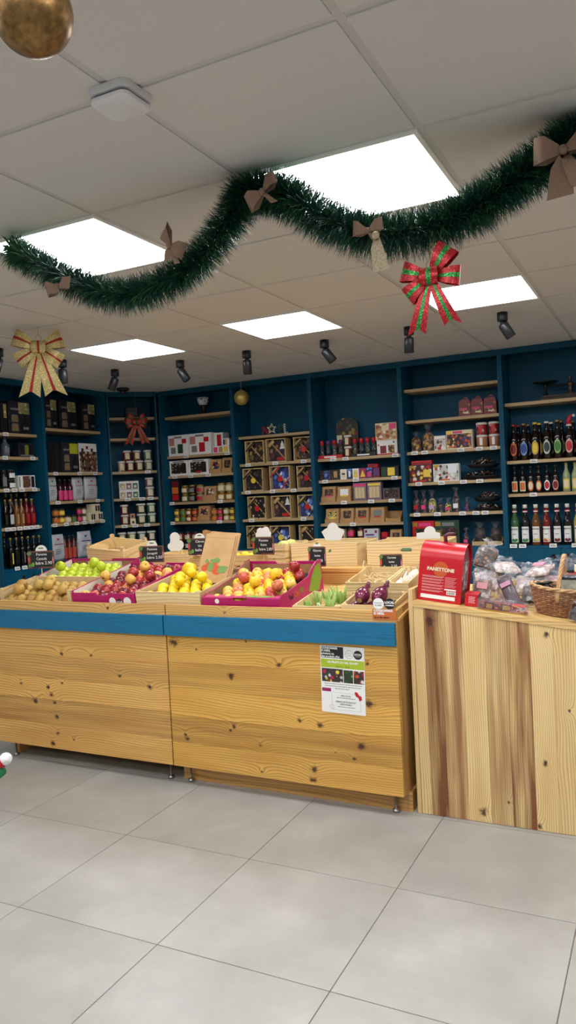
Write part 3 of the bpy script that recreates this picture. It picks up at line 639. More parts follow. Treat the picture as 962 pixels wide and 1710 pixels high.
display_box(b, -4.108, -3.968, 4, .15, .12, P_mix, M_kraft, 'kraft display box between the little pâté jars')
for q, s0 in enumerate((-3.956, -3.888, -3.820, -3.752)):
    stack2(s0, s0+.064, 4, .060, [bod[[3, 4, 5, 0][q]]], M_lidg, [M_orange, M_pink, M_cream, M_yel][q], f'{ORD[q]} column of little jars right of the kraft box', group='little pâté jars')
for q, s0 in enumerate((-4.373, -4.283, -4.193, -4.103)):
    stack2(s0, s0+.075, -1, .085, [bod[1], bod[4]], M_lidd, M_cream, f'dark jar on the base behind the round white cards, {ORD[q]} column', group='dark jars on the base')

# ---- bay b2: chocolate slabs in wooden frames, each with its little mallet
M_frame_w = wood('pale_frame_wood', (206, 182, 132), (188, 158, 106), (150, 116, 70), 'x', rings=90, warp=2)
M_mallet = mat('beech_mallet', (196, 160, 108), .5)
M_ribk = mat('black_ribbon', (16, 14, 16), .4); M_ribr = mat('red_ribbon', (170, 20, 30), .4)
P_slab = [pieces('nut_slab', [(70, 44, 30), (150, 110, 70), (44, 28, 22), (110, 80, 44)], 46, .4), pieces('pistachio_slab', [(120, 100, 40), (60, 40, 30), (160, 140, 70), (80, 50, 44)], 38, .4),
          pieces('almond_dark_slab', [(30, 20, 18), (44, 28, 22), (24, 18, 18), (225, 215, 195)], 48, .4), P_star, pieces('mixed_slab', [(90, 40, 50), (60, 50, 90), (160, 120, 80), (40, 30, 44)], 36, .4), pieces('grey_slab', [(30, 26, 26), (60, 56, 54), (20, 18, 18), (96, 90, 84)], 44, .4)]
def slab_box(s0, s1, k, h, slab, rib, stick, label, dep=.02):
    loc, rz, w_ = spot('b2', s0, s1, k, dep); d = .115; t = thing('chocolate_box', label, 'box', loc, rz, 'framed chocolate boxes'); x0, x1 = -w_/2, w_/2; f = .010
    for a in ((x0, x1, 0, f), (x0, x1, h-f, h-.001)): MB().box(a[0], a[1], 0, d, a[2], a[3]).build('frame_board', M_frame_w, t, tone=R.uniform(-.4, .4), heart=0.)
    for a in ((x0, x0+f), (x1-f, x1)): MB().box(a[0], a[1], 0, d, f, h-f).build('frame_board', M_frame_w, t, tone=R.uniform(-.4, .4), heart=0.)
    MB().box(x0+f, x1-f, .045, .06, f, h-f).build('chocolate_slab', slab, t)
    ham = MB(); hx, hz = x0+w_*.22, h*.80
    ham.tube([(hx, .035, hz), (x0+w_*.90, .035, h*.10)], .0065, 8); a = math.atan2(-h*.7, w_*.68)
    px_, pz_ = -math.sin(a), math.cos(a)
    ham.tube([(hx-px_*.038, .03, hz-pz_*.038), (hx-px_*.034, .03, hz-pz_*.034), (hx+px_*.034, .03, hz+pz_*.034), (hx+px_*.038, .03, hz+pz_*.038)], [.012, .017, .017, .012], 12)
    ham.build('mallet', M_mallet, t)
    if rib is not None:
        rb = MB()
        for (ax, az, bx_, bz) in ((x0+.006, h*.54, x0+w_*.53, h-.007), (x0+w_*.57, .007, x1-.006, h*.48)):
            dx, dz = bx_-ax, bz-az; L = math.hypot(dx, dz); nx_, nz_ = -dz/L*.006, dx/L*.006
            rb.prism([(ax-nx_, az-nz_), (bx_-nx_, bz-nz_), (bx_+nx_, bz+nz_), (ax+nx_, az+nz_)], -.0015, -.0003)
        rb.build('ribbon', rib, t)
    if stick is not None:
        mb = MB(); disc(mb, 0, h*.46, .026, .008, th=.0012); mb.build('round_sticker', stick, t)
    return t
cb = [(-3.535, -3.335, 1, .212, 1, M_ribk, None, 'framed pistachio chocolate with mallet, top row left'), (-3.315, -3.110, 1, .216, 4, None, None, 'framed Christmas chocolate with white tree, top row middle'), (-3.031, -2.83, 1, .212, 0, M_ribk, M_red, 'framed nut chocolate with red sticker, top row right'),
      (-3.575, -3.36, 2, .214, 5, M_ribk, M_yel, 'framed dark chocolate with yellow sticker, second row left'), (-3.291, -3.080, 2, .220, 3, M_ribr, M_red, 'framed blue starry chocolate with red ribbon, second row middle'), (-3.011, -2.828, 2, .208, 4, M_ribk, M_red, 'framed violet chocolate with red sticker, second row right'),
      (-3.538, -3.345, 3, .212, 2, M_ribk, M_red, 'framed almond-dotted dark chocolate with red sticker, third row left'), (-3.289, -3.085, 3, .209, 4, None, None, 'framed Christmas chocolate with red plaque, third row middle'), (-3.018, -2.828, 3, .206, 3, M_ribk, M_red, 'framed blue chocolate with red sticker, third row right'),
      (-3.565, -3.363, -1, .213, 0, M_ribk, None, 'framed chocolate with black ribbon on the base, left'), (-3.315, -3.105, -1, .206, 3, M_ribk, M_yel, 'framed blue chocolate with yellow sticker on the base'), (-3.017, -2.828, -1, .206, 2, None, None, 'framed chocolate with pale mallet on the base, right')]
for q, c_ in enumerate(cb):
    t = slab_box(c_[0], c_[1], c_[2], c_[3], P_slab[c_[4]], c_[5], c_[6], c_[7])
    if c_[4] == 4 and c_[5] is None:
        MB().prism([(.02, .12), (.075, .12), (.062, .15), (.068, .15), (.048, .195), (.03, .15), (.036, .15)], .040, .0448).build('white_tree', M_paper, t)
        MB().box(-.01, .075, .036, .0448, .018, .045).build('red_plaque', M_red, t)
for (s0, s1, col, lb, nm) in ((-3.35, -3.278, M_dred, 'dark red letter N standing left of the star ornament', 'letter'),):
    MB().prism([(-.034, 0), (-.02, 0), (-.02, .055), (.016, 0), (.034, 0), (.034, .085), (.02, .085), (.02, .03), (-.016, .085), (-.034, .085)], 0, .02).build('letter_ornament', col)
    tag(bpy.data.objects['letter_ornament'], lb, 'ornament', 'wooden NOEL letters').location = (-3.314, YB+SHREC+.035, 1.9454)
st = [(.052*(1 if i % 2 == 0 else .45)*math.sin(i*PI/5), .047+.052*(1 if i % 2 == 0 else .45)*math.cos(i*PI/5)) for i in range(10)]
mb = MB(); n_ = 10
inn = [(x*.72, .047+(z-.047)*.72) for x, z in st]
for i in range(10):
    j = (i+1) % 10; mb.prism([st[i], st[j], inn[j], inn[i]], 0, .018)
o = tag(mb.build('star_ornament', mat('pale_star_wood', (222, 206, 168), .6)), 'cream open star standing between the NOEL letters', 'ornament'); o.location = (-3.241, YB+SHREC+.012, 1.9454+.0052)
o = tag(MB().prism([(-.022, 0), (.022, 0), (.022, .014), (-.006, .014), (-.006, .035), (.016, .035), (.016, .048), (-.006, .048), (-.006, .069), (.022, .069), (.022, .083), (-.022, .083)], 0, .02).build('letter_ornament', M_dgreen), 'dark green letter E standing right of the star', 'ornament', 'wooden NOEL letters'); o.location = (-3.155, YB+SHREC+.035, 1.9454)
stripe = MB(); q = 0
for i in range(11): stripe.prism([(-.022, i*.008), (-.008, i*.008), (-.008, (i+1)*.008), (-.022, (i+1)*.008)], 0, .02, 'y', i % 2)
for i in range(4): stripe.prism([(-.008+i*.009, 0), (.001+i*.009, 0), (.001+i*.009, .013), (-.008+i*.009, .013)], 0, .02, 'y', i % 2)
o = tag(stripe.build('letter_ornament', [M_paper, M_dark]), 'white and dark striped letter L standing at the right', 'ornament', 'wooden NOEL letters'); o.location = (-3.105, YB+SHREC+.035, 1.9454)

# ---- bay b3
b = 'b3'
def tube_tray(s0, s1, n, cols, lab, traym, h=.165):
    loc, rz, w_ = spot(b, s0, s1, 0, .012); t = thing('tube_tray', lab, 'display tray', loc, rz); x0 = -w_/2
    MB().box(-w_/2, w_/2, 0, .07, 0, .003).build('tray_floor', traym, t); MB().box(-w_/2, w_/2, 0, .003, .003, .030).build('tray_front', traym, t)
    MB().box(-w_/2, -w_/2+.003, .003, .07, .003, .03).build('tray_side', traym, t); MB().box(w_/2-.003, w_/2, .003, .07, .003, .03).build('tray_side', traym, t)
    MB().box(-w_*.25, w_*.25, -.001, 0, .008, .02).build('tray_print', M_paper, t)
    for i in range(n):
        cx = x0+.024+(w_-.048)*i/(n-1); tt = thing('spice_tube', f'clear tube with {["red", "violet"][cols[i]]} cap, {ORD[i]} in {lab.split(",")[0]}', 'tube', Vector(loc)+Vector((cx, .036, .0034)), (0, R.uniform(-.03, .03) if traym is M_black else 0, 0), 'capped spice tubes')
        MB().lathe([(.017, 0), (.017, h*.72)], 14).build('clear_tube', M_glass_clear, tt); MB().lathe([(.0150, .002), (.0150, h*.3), (.0, h*.3)], 12).build('spice', [M_kraft, M_dark][i % 2], tt)
        MB().lathe([(.018, h*.70), (.018, h*.90), (.012, h*.96)], 14).build('tube_cap', [M_red, M_pur][cols[i]], tt)
tube_tray(-2.784, -2.555, 4, [0, 1, 0, 1], 'red tray, with capped spice tubes on the shelf top left', M_red); tube_tray(-2.470, -2.245, 4, [0, 0, 0, 0], 'black tray, with capped spice tubes in the shelf middle', M_black)
for q, s in enumerate(('lower', 'upper')): jar(b, -2.549, -2.475, 0, .098, mat('cinnamon_jar', (112, 66, 40), .3), M_lidw, M_cream, f'{s} of two stacked brown jars with white lids between tube trays', up=q*.098, style='tub', lw=.9)
o = thing('card_board', 'round-topped herb picture board behind the red tube tray', 'picture board', (-2.566, YB+.25, 1.6884)); MB().prism([(-.105, 0), (.105, 0), (.105, .30)] + [(.105*math.cos(a), .28+.085*math.sin(a)) for a in [PI*i/12 for i in range(1, 12)]] + [(-.105, .30)], 0, .012).build('board', P_herb, o)
MB().box(-.1, -.05, -.002, 0, .14, .21).build('cream_panel', M_cream, o)
carton(b, -2.232, -2.048, 0, .124, .10, M_paper, 'white jar box with two jar pictures under the dessert poster box', [('jar_picture', .16, .46, .1, .62, M_dred), ('jar_picture', .56, .86, .1, .64, P_gold), ('lower_band', 0, 1, 0, .08, M_red), ('dot', .05, .12, .62, .74, M_pink), ('dot', .80, .88, .78, .9, M_pur)], dep=.015)
carton(b, -2.240, -2.046, 0, .148, .05, M_cream, 'upright dessert picture box stacked on the white jar box', [('picture', .02, .98, .04, .96, pieces('dessert_print', [(220, 190, 130), (190, 60, 60), (240, 230, 210), (140, 90, 50), (230, 200, 90)], 32, .5, (190, 150, 100), 0)), ('bowl_picture', .3, .62, .55, .85, M_cream), ('title', .66, .95, .62, .92, M_pink)], up=.1245, dep=.015)
o = thing('fallen_card', 'thin dark card wing lying behind the tubes', 'card', (-2.33, YB+.22, 1.6884)); MB().prism([(-.09, .165), (.075, .14), (.075, .166), (-.02, .17)], 0, .003).box(.0, .06, 0, .003, 0, .15).build('card', M_dark, o)
tb = [(-2.784, -2.675, P_choc, 'chocolate brown bar box with blue sky, leftmost in the bar row', [('picture', .4, .95, .1, .9, P_star)]), (-2.673, -2.589, P_choc, 'brown chocolate bar box second in the bar row', [('tree', .3, .7, .2, .85, M_kraft)]), (-2.587, -2.525, M_paper, 'white patterned bar box before the first blue one', [('sprig', .2, .8, .1, .9, M_cream), ('bow', .25, .75, .45, .6, M_dark)]),
      (-2.523, -2.473, P_star, 'slim starry blue bar box between two white ones', [('figure', .3, .7, .2, .8, M_paper)]), (-2.471, -2.410, M_paper, 'white bar box between blue and magenta ones', [('sprig', .2, .8, .1, .9, M_cream), ('bow', .25, .75, .5, .64, M_grey)]),
      (-2.408, -2.342, mat('magenta_box', (150, 30, 90), .4), 'magenta bar box with yellow tree', []), (-2.340, -2.285, P_star, 'blue bar box under the red flat box', [('figure', .1, .8, .1, .6, M_pink)]), (-2.283, -2.219, M_dred, 'dark red bar box right of the blue one', [('picture', .1, .9, .2, .9, M_pur)]),
      (-2.209, -2.048, M_dark, 'wide dark bar box with yellow butterfly panel', [('butterfly', .38, .78, .12, .88, M_yel), ('leaf', .04, .3, .1, .9, M_dgreen)])]
for q, (s0, s1, m_, lb, pt) in enumerate(tb):
    t = carton(b, s0, s1, 1, .089, .06, m_, lb, pt, group='chocolate bar boxes')
    if 'magenta' in lb: MB().prism([(-.024, .012), (.024, .012), (0, .075)], -.0022, 0).build('yellow_tree', M_yel, t)
carton(b, -2.327, -2.236, 1, .030, .05, M_red, 'flat red box lying on top of the bar boxes', [('print', .1, .9, .2, .8, M_dred)], up=.0895, dep=.024)
display_box(b, -2.784, -2.642, 2, .138, .12, P_choc, M_pink, 'kraft box with brown window, left end of the clear-box shelf'); display_box(b, -2.634, -2.497, 2, .132, .12, M_paper, M_yel, 'kraft box with white window and yellow label')
for s0, s1, cl, lb in ((-2.473, -2.347, M_pink, 'clear gift box with pink header beside the kraft boxes'), (-2.342, -2.211, M_yel, 'clear gift box with yellow header beside the grey box')):
    t = carton(b, s0, s1, 2, .155, .06, mat('lilac_box', (124, 104, 120), .25), lb, [('header', .06, .94, .80, .93, cl), ('pane', .12, .88, .12, .76, mat('warm_window', (186, 166, 130), .15))] + [('tube_picture', .16+.25*i, .34+.25*i, .14, .72, mat('beige_tube', (206, 186, 144), .3)) for i in range(3)], group='clear gift boxes')
carton(b, -2.201, -2.047, 2, .096, .08, mat('grey_brown_box', (84, 74, 76), .4), 'low grey-brown box at the right end beside clear boxes', [('print', .1, .9, .15, .85, P_dark), ('tab', .4, .6, .85, .98, M_dark)])
kb = [(-2.757, -2.621, P_yell, M_yel, 'kraft box with yellow window and yellow label, lowest board left', False), (-2.614, -2.480, P_choc, M_dark, 'kraft box with dark red window, lowest board second', False), (-2.474, -2.339, P_choc, M_red, 'kraft box with red label, lowest board third', False), (-2.332, -2.196, M_grey, M_red, 'kraft box with silver window and red label, lowest board fourth', False), (-2.188, -2.049, P_choc, M_dark, 'half-empty low kraft tray, lowest board right end', True)]
for s0, s1, wn, lbm, lb, op in kb: display_box(b, s0, s1, 3, .09 if op else .132, .12, wn, lbm, lb, open_=op)
carton(b, -2.675, -2.575, -1, .16, .07, M_cream, 'cream box with dark red fruit band behind the white cloud card', [('band', .05, .95, .45, .8, M_dred), ('jar_picture', .3, .7, .1, .42, M_pink)])
for q, (s0, s1, l_, nm) in enumerate(((-2.555, -2.483, M_pink, 'pink-label'), (-2.459, -2.398, M_cream, 'cream-label'))):
    for z in range(2): jar(b, s0, s1, -1, .085, bod[4], M_lidd, l_, f'{nm} jam jar left of the white word box, {["lower", "upper"][z]}', up=z*.085, group='jam jars')
carton(b, -2.390, -2.256, -1, .158, .05, mat('pale_grey_box', (196, 198, 206), .5), 'pale grey box with purple words on the base shelf', [('word', .12, .7, .62, .70, M_pur), ('word', .2, .85, .46, .54, M_pur), ('word', .12, .8, .30, .38, M_pur), ('berry', .08, .22, .78, .92, M_dred), ('berry', .76, .9, .76, .9, M_dred)])
carton(b, -2.229, -2.176, -1, .125, .05, M_red, 'small red box between word box and kraft box', [('print', .1, .9, .2, .7, M_dred)])
display_box(b, -2.163, -2.050, -1, .145, .10, P_choc, M_red, 'kraft box on the base at the right end')

# ---- bay b4
b = 'b4'
def house_box(s0, s1, lb):
    loc, rz, w_ = spot(b, s0, s1, 1, .03); t = thing('house_box', lb, 'box', loc, rz, 'red house boxes'); w2 = w_/2-.001; d = .09
    MB().prism([(-w2, 0), (w2, 0), (w2, .105), (w2*.86, .125), (w2*.55, .134), (-w2*.55, .134), (-w2*.86, .125), (-w2, .105)], 0, d).build('carton_body', M_dred, t)
    MB().prism([(-w2*.9, .018), (w2*.9, .018), (w2*.9, .098), (-w2*.9, .098)], -.0012, 0).build('picture', pieces('almond_cake_print', [(196, 150, 100), (120, 60, 50), (220, 190, 150), (90, 40, 40)], 34, .5, (110, 50, 44), 0), t)
    MB().box(-w2*.7, w2*.4, -.002, -.0012, .05, .066).build('title', M_pink, t); MB().box(-w2*.3, w2*.5, -.002, -.0012, .022, .034).build('pale_label', M_cream, t)
    hd = [(w2*.5*math.cos(a), .132+.028*math.sin(a)) for a in [PI*i/10 for i in range(11)]]; hi = [(x*.6, .132+(z-.132)*.55) for x, z in hd]
    mb = MB()
    for i in range(10): mb.prism([hd[i], hd[i+1], hi[i+1], hi[i]], d*.5-.002, d*.5+.002)
    mb.build('handle', M_dred, t)
for q, (s0, s1) in enumerate(((-1.517, -1.418), (-1.416, -1.318), (-1.315, -1.212))): house_box(s0, s1, f'{["left", "middle", "right"][q]} red house-shaped cake box on the upper board')
sweet_bag(b, -1.945, -1.850, 2, .176, .08, P_gold, None, 'clear bag of golden biscuits, the shorter one at the left', fill=.72, seed=4, dep=.03); sweet_bag(b, -1.847, -1.735, 2, .232, .09, P_gold, None, 'taller clear bag of golden biscuits with knotted top', fill=.66, seed=5, dep=.025)
carton(b, -1.732, -1.634, 2, .120, .06, M_paper, 'white festive carton beside the golden biscuit bags', [('picture', .05, .95, .08, .78, P_winter), ('red_foot', .3, .6, .02, .2, M_red)])
carton(b, -1.629, -1.413, 2, .153, .07, M_cream, 'cream framed biscuit assortment with blue and red sweets', [('window', .03, .97, .06, .80, P_mix), ('sweets', .60, .95, .16, .62, pieces('wrapped_sweets_print', [(60, 60, 150), (200, 60, 40), (230, 150, 50), (150, 40, 50)], 44, .4, (70, 30, 30), 0)), ('yellow_seal', .02, .2, .80, .97, M_yel), ('title', .26, .62, .83, .95, M_pink)])
P_can = pieces('red_white_tin_print', [(150, 40, 44), (170, 50, 50), (214, 180, 170), (140, 30, 36)], 40, .35, (150, 36, 40), 0)
for q, (s0, s1) in enumerate(((-1.392, -1.298), (-1.292, -1.200))):
    jar(b, s0, s1, 2, .102, mat('copper_tin', (186, 124, 96), .3), M_lidw, M_paper, f'copper tub with white lid, bottom of the {["left", "right"][q]} tub pair', style='tub', lw=.5, group='biscuit tubs'); jar(b, s0, s1, 2, .100, P_can, M_lidw, M_red, f'red and white tub, top of the {["left", "right"][q]} tub pair', up=.102, style='tub', lw=.6, group='biscuit tubs')
carton(b, -1.96, -1.757, 3, .149, .06, M_dark, 'dark festive assortment box with giraffe-yellow picture', [('picture', .03, .97, .06, .95, P_fest), ('yellow_figure', .62, .92, .3, .7, M_yel), ('gold_seal', .02, .22, .82, .97, M_gold), ('red_ribbon', .15, .7, .03, .12, M_red)])
carton(b, -1.751, -1.535, 3, .145, .06, M_paper, 'white winter assortment box with snowy fir', [('picture', .03, .97, .06, .95, P_winter), ('snowy_fir', .58, .92, .45, .95, mat('pale_snow_print', (230, 236, 240), .6)), ('gold_seal', .02, .22, .82, .97, M_gold), ('cookie_row', .3, .65, .05, .14, M_orange)])
carton(b, -1.935, -1.760, 3, .034, .06, M_red, 'flat red box lying on the dark festive box', [('lace', .05, .95, .2, .5, M_dred)], up=.1495, dep=.024)
def papillote_tray(s0, s1, k, up, h, lb, seed, dep=.03):
    loc, rz, w_ = spot(b, s0, s1, k, dep, up); t = thing('sweet_tray', lb, 'sweet tray', loc, rz, 'black trays of foil sweets'); d = .13; w2 = w_/2-.001
    MB().lathe([(.80, 0), (1.0, h*.30), (1.0, h*.34), (.94, h*.34), (.78, .004), (0, .004)], 28, (0, d/2, 0), sx=w2, sy=d/2).build('black_tray', M_black, t)
    r = random.Random(seed); n = 0
    for q in range(26):
        a = r.uniform(0, 2*PI); rr = math.sqrt(r.random())*.78; cx, cy = rr*math.cos(a)*w2*.88, d/2+rr*math.sin(a)*d/2*.7; cz = h*.32+(1-rr)*h*.30+r.uniform(0, h*.12)
        mb = MB(); L = .026; mb.lathe([(.002, -L), (.008, -L*.8), (.003, -L*.55), (.0095, -L*.3), (.0095, L*.3), (.003, L*.55), (.008, L*.8), (.002, L)], 8); mb_me = mb
        o = cached(('papi', q % 4), lambda: mb_me.mesh('wrapped_sweet', [P_papil, mat('silver_foil', (150, 140, 134), .25, metal=.7), mat('dark_foil', (60, 40, 40), .25, metal=.5), mat('bronze_foil', (110, 84, 64), .25, metal=.6)][q % 4]))
        obj('wrapped_sweet', o, t, (cx, cy, cz), (r.uniform(0, PI), r.uniform(0, PI), r.uniform(0, PI)))
papillote_tray(-1.533, -1.212, 3, 0, .095, 'lower black tray of wrapped sweets beside the winter box', 1); papillote_tray(-1.486, -1.214, 3, .0955, .09, 'upper black oval tray of wrapped sweets, stacked on another', 2)
papillote_tray(-1.440, -1.212, 4, 0, .075, 'low black tray of wrapped sweets on the lowest board', 3); papillote_tray(-1.440, -1.214, 4, .0755, .10, 'heaped black oval tray of wrapped sweets above the lowest one', 4)
sb = [(-1.945, -1.881, .197, P_dark, M_red, 'dark sweet bag with red label, far left of the sweet row'), (-1.879, -1.816, .195, P_dark, M_pink, 'dark sweet bag with pink label, second in the sweet row'), (-1.814, -1.739, .192, P_yell, mat('lilac_label', (190, 160, 196), .6), 'tall bag of pale yellow sweets with lilac label'),
      (-1.738, -1.675, .126, P_dark, None, 'short dark sweet bag without label'), (-1.673, -1.611, .124, P_yell, M_pink, 'short bag of yellow star sweets with pink label'), (-1.609, -1.540, .208, P_dark, M_paper, 'tallest dark sweet bag with white label'), (-1.511, -1.459, .124, P_dark, M_pur, 'small dark sweet bag with violet label beside the trays')]
for q, (s0, s1, h, c_, l_, lb) in enumerate(sb): sweet_bag(b, s0, s1, 4, h, .055, c_, l_, lb, seed=10+q, fill=.62)
t = carton(b, -1.953, -1.761, -1, .212, .06, M_red, 'red chocolate assortment box on the base shelf', [('window', .14, .9, .06, .70, pieces('chocolate_assortment', [(60, 36, 26), (90, 60, 40), (40, 24, 20), (150, 120, 70)], 60, .4)), ('gold_seal', .02, .24, .78, .95, M_gold), ('title', .3, .85, .78, .92, M_pink)])
t = carton(b, -1.758, -1.552, -1, .212, .06, M_dgreen, 'dark green chocolate assortment box on the base shelf', [('window', .26, .92, .06, .72, P_choc), ('gold_seal', .02, .24, .78, .95, M_gold), ('olive_leaf', .03, .26, .3, .62, mat('olive_print', (120, 120, 40), .5)), ('title', .3, .8, .78, .92, M_grey)])
sweet_bag(b, -1.531, -1.478, -1, .15, .05, P_dark, M_pink, 'small bag with pink label between green box and nut bags', seed=31, fill=.62)
for q, (s0, s1) in enumerate(((-1.453, -1.335), (-1.326, -1.208))):
    loc, rz, w_ = spot(b, s0, s1, -1, .02); t = thing('nut_tray', f'{["left", "right"][q]} pale wooden tray holding a clear bag of brown pralines', 'tray', loc, rz, 'wooden praline trays')
    for y0, y1, h_ in ((0, .005, .032), (.095, .1, .06)): MB().box(-w_/2+.001, w_/2-.001, y0, y1, 0, h_).build('tray_board', M_frame_w, t, tone=0., heart=0.)
    for sx in (-1, 1): MB().prism([(.0052, 0), (.0948, 0), (.0948, .06), (.0052, .032)], sx*(w_/2-.006), sx*(w_/2-.001), 'x').build('tray_side', M_frame_w, t, tone=.2, heart=0.)
    sweet_bag(b, s0+.012, s1-.012, -1, .19, .075, P_choc, None, f'clear peaked bag of pralines in the {["left", "right"][q]} wooden tray', seed=40+q, fill=.75, dep=.03, up=.001)
# ---- bay b5: old scales, beers, syrups
t = thing('balance_scales', 'old two-pan balance scales with wooden base on the top board', 'scales', (-.66, YB+SHREC+.12, 2.0254))
M_sw = noisy('dark_old_wood', [(.3, (52, 40, 32)), (.7, (72, 56, 44))], 12, .6, stretch=(1, 6, 6)); M_iron = mat('dark_iron', (40, 38, 40), .45, metal=.6); M_brass = mat('dull_brass', (110, 84, 70), .4, metal=.7)
MB().cbox(-.22, .22, -.075, .075, 0, .022, .004).cbox(-.205, .205, -.062, .062, .0225, .042, .004).build('wooden_base', M_sw, t)
MB().lathe([(.03, .043), (.03, .05), (.018, .06), (.016, .105), (.022, .11), (.022, .13), (.012, .135), (.010, .175), (.014, .18), (0, .184)], 16).build('pillar', M_brass, t)
MB().tube([(-.19, 0, .128), (-.1, 0, .112), (0, 0, .118), (.1, 0, .112), (.19, 0, .128)], [.004, .007, .010, .007, .004], 8).build('beam', M_iron, t)
for sx in (-1, 1):
    MB().lathe([(.02, .044), (.016, .06), (.010, .07), (.010, .10), (.016, .105), (.016, .14), (.006, .142)], 14, (sx*.185, 0, 0)).build('pan_post', M_iron, t)
    MB().lathe([(.0, .143), (.09, .143), (.098, .150), (.096, .152), (.088, .148), (0, .148)], 28, (sx*.185, 0, 0)).build('pan', M_iron, t)
M_beer = mat('beer_glass', (24, 12, 8), .08, spec=.6)
bl = [(-1.128, -1.058, M_orange, M_dred, 'brown and orange', .288, M_red), (-1.051, -.978, mat('sky_label', (120, 150, 200), .5), M_blue, 'blue', .290, M_lidg), (-.965, -.892, mat('gold_label', (196, 166, 70), .5), M_yel, 'yellow', .293, M_yel), (-.877, -.805, mat('pale_label', (190, 196, 190), .5), mat('slate_label', (44, 56, 60), .5), 'dark slate', .294, M_lidw), (-.797, -.726, mat('lime_label', (150, 190, 110), .5), M_green, 'green', .298, M_lidg), (-.712, -.640, mat('rose_label', (220, 170, 160), .5), M_red, 'red', .290, M_lidg), (-.632, -.562, mat('rose_label', (220, 170, 160), .5), M_red, 'second red', .290, M_lidg)]
def hat(t, r, h):
    MB().lathe([(r*.60, h*.84), (r*.60, h*.88), (r*.56, h*.89)], 14).build('hat_trim', M_paper, t)
    MB().tube([(0, 0, h*.885), (0, 0, h*1.0), (.008, 0, h*1.08), (.024, 0, h*1.125), (.032, 0, h*1.115)], [r*.56, r*.52, r*.44, r*.22, .004], 12).build('hat_cone', M_red, t)
    MB().sphere((.038, 0, h*1.115), .011).build('pompom', M_paper, t)
for q, (s0, s1, l1, l2, nm, h, cp) in enumerate(bl):
    bottle('b5', s0, s1, 1, h, 'beer', M_beer, cp, l1, f'dark beer bottle with {nm} oval label' + (' wearing a red Santa hat' if q == 5 else (' beside the hatted one' if q == 6 else '')), 'oval', (.13, .50), 1.75, group='large beer bottles', cap_h=.05, extra=hat if q in (5, 6) else None, lab2=l2)
    if q < 6: bottle('b5', s0+.022, s1+.022, 1, h-.003, 'beer', M_beer, cp, l1, f'beer bottle standing just behind the {nm}-labelled one', 'oval', (.13, .50), 1.75, dep=.105, group='beer bottles in the rear row', cap_h=.05, lab2=l2)
sl = [(-1.126, -1.067, M_cream, M_orange, 'orange-on-white label, leftmost'), (-1.064, -1.005, M_cream, M_orange, 'orange-on-white label, second'), (-1.002, -.944, M_orange, M_cream, 'cream-on-orange label, third'), (-.941, -.883, M_orange, M_cream, 'cream-on-orange label, fourth'), (-.879, -.821, M_paper, M_red, 'red-on-white label, fifth'), (-.817, -.757, mat('rose_label', (220, 170, 160), .5), M_dred, 'dark red on rose label, sixth')]
for q, (s0, s1, l1, l2, nm) in enumerate(sl): bottle('b5', s0, s1, 2, .212, 'beer', M_beer, M_lidd, l1, f'small beer bottle with {nm} on its shelf', 'oval' if q > 1 else 'rect', (.08, .46), 1.8, group='small beer bottles', cap_h=.05, lab2=l2)
M_lemon_glass = mat('pale_lemonade_glass', (150, 160, 120), .08, spec=.6)
for q, (s0, s1) in enumerate(((-.737, -.677), (-.672, -.612))): bottle('b5', s0, s1, 2, .226, 'beer', M_lemon_glass, M_lidg, M_yel, f'clear lemonade bottle with yellow label, {["left", "right"][q]} of two', 'rect', (.10, .44), 1.8, group='lemonade bottles', cap_h=.05, lab2=M_cream)
def syrup_extra(fr, fm):
    def f(t, r, h):
        rn = .5*r
        MB().lathe([(rn*1.05, h*.80), (rn*1.08, h*.86), (rn*1.08, h*.865)], 14).build('neck_band', M_red, t); MB().lathe([(rn*1.07, h*.815), (rn*1.1, h*.842)], 14, cap=False).build('neck_stripe', M_paper, t)
        text(t, 'MONIN', .0145, M_dark, (0, -r-.0022, h*.40), bold=.0003)
        for (dx, dz, q, m_) in ((-.010, .13, .012, fr), (.011, .135, .011, fm), (.001, .115, .010, fr)): MB().sphere((dx, -r-.0004, h*dz), q, 10, 6, sy=.15).build('fruit_print', m_, t)
        MB().box(-.016, .012, -r-.002, -r-.0012, h*.27, h*.283).build('flavour_print', M_grey, t)
    return f
sy = [(-1.139, -1.065, (60, 96, 60), M_green, M_green, 'green mint', .322), (-1.058, -.984, (20, 16, 18), M_green, M_green, 'dark mint', .320), (-.976, -.904, (110, 70, 30), mat('lime_leaf_print', (170, 190, 120), .6), M_yel, 'amber lime', .320), (-.897, -.824, (110, 28, 22), M_orange, M_cream, 'red-brown peach', .318), (-.818, -.746, (24, 14, 20), M_dred, M_dred, 'dark cherry', .317), (-.741, -.670, (22, 14, 22), M_dred, M_pur, 'dark berry', .316), (-.664, -.594, (190, 170, 80), M_yel, M_yel, 'yellow lemon', .316)]
for q, (s0, s1, c_, f1, f2, nm, h) in enumerate(sy):
    bottle('b5', s0, s1, -1, h, 'syrup', mat('syrup_'+nm.replace(' ', '_'), c_, .07, spec=.6), M_lidw, M_paper, f'{nm} syrup bottle with white fruit label, {ORD[q]} on the base', 'rect', (.08, .46), 1.7, dep=-.03, group='syrup bottles', cap_h=.09, extra=syrup_extra(f1, f2))

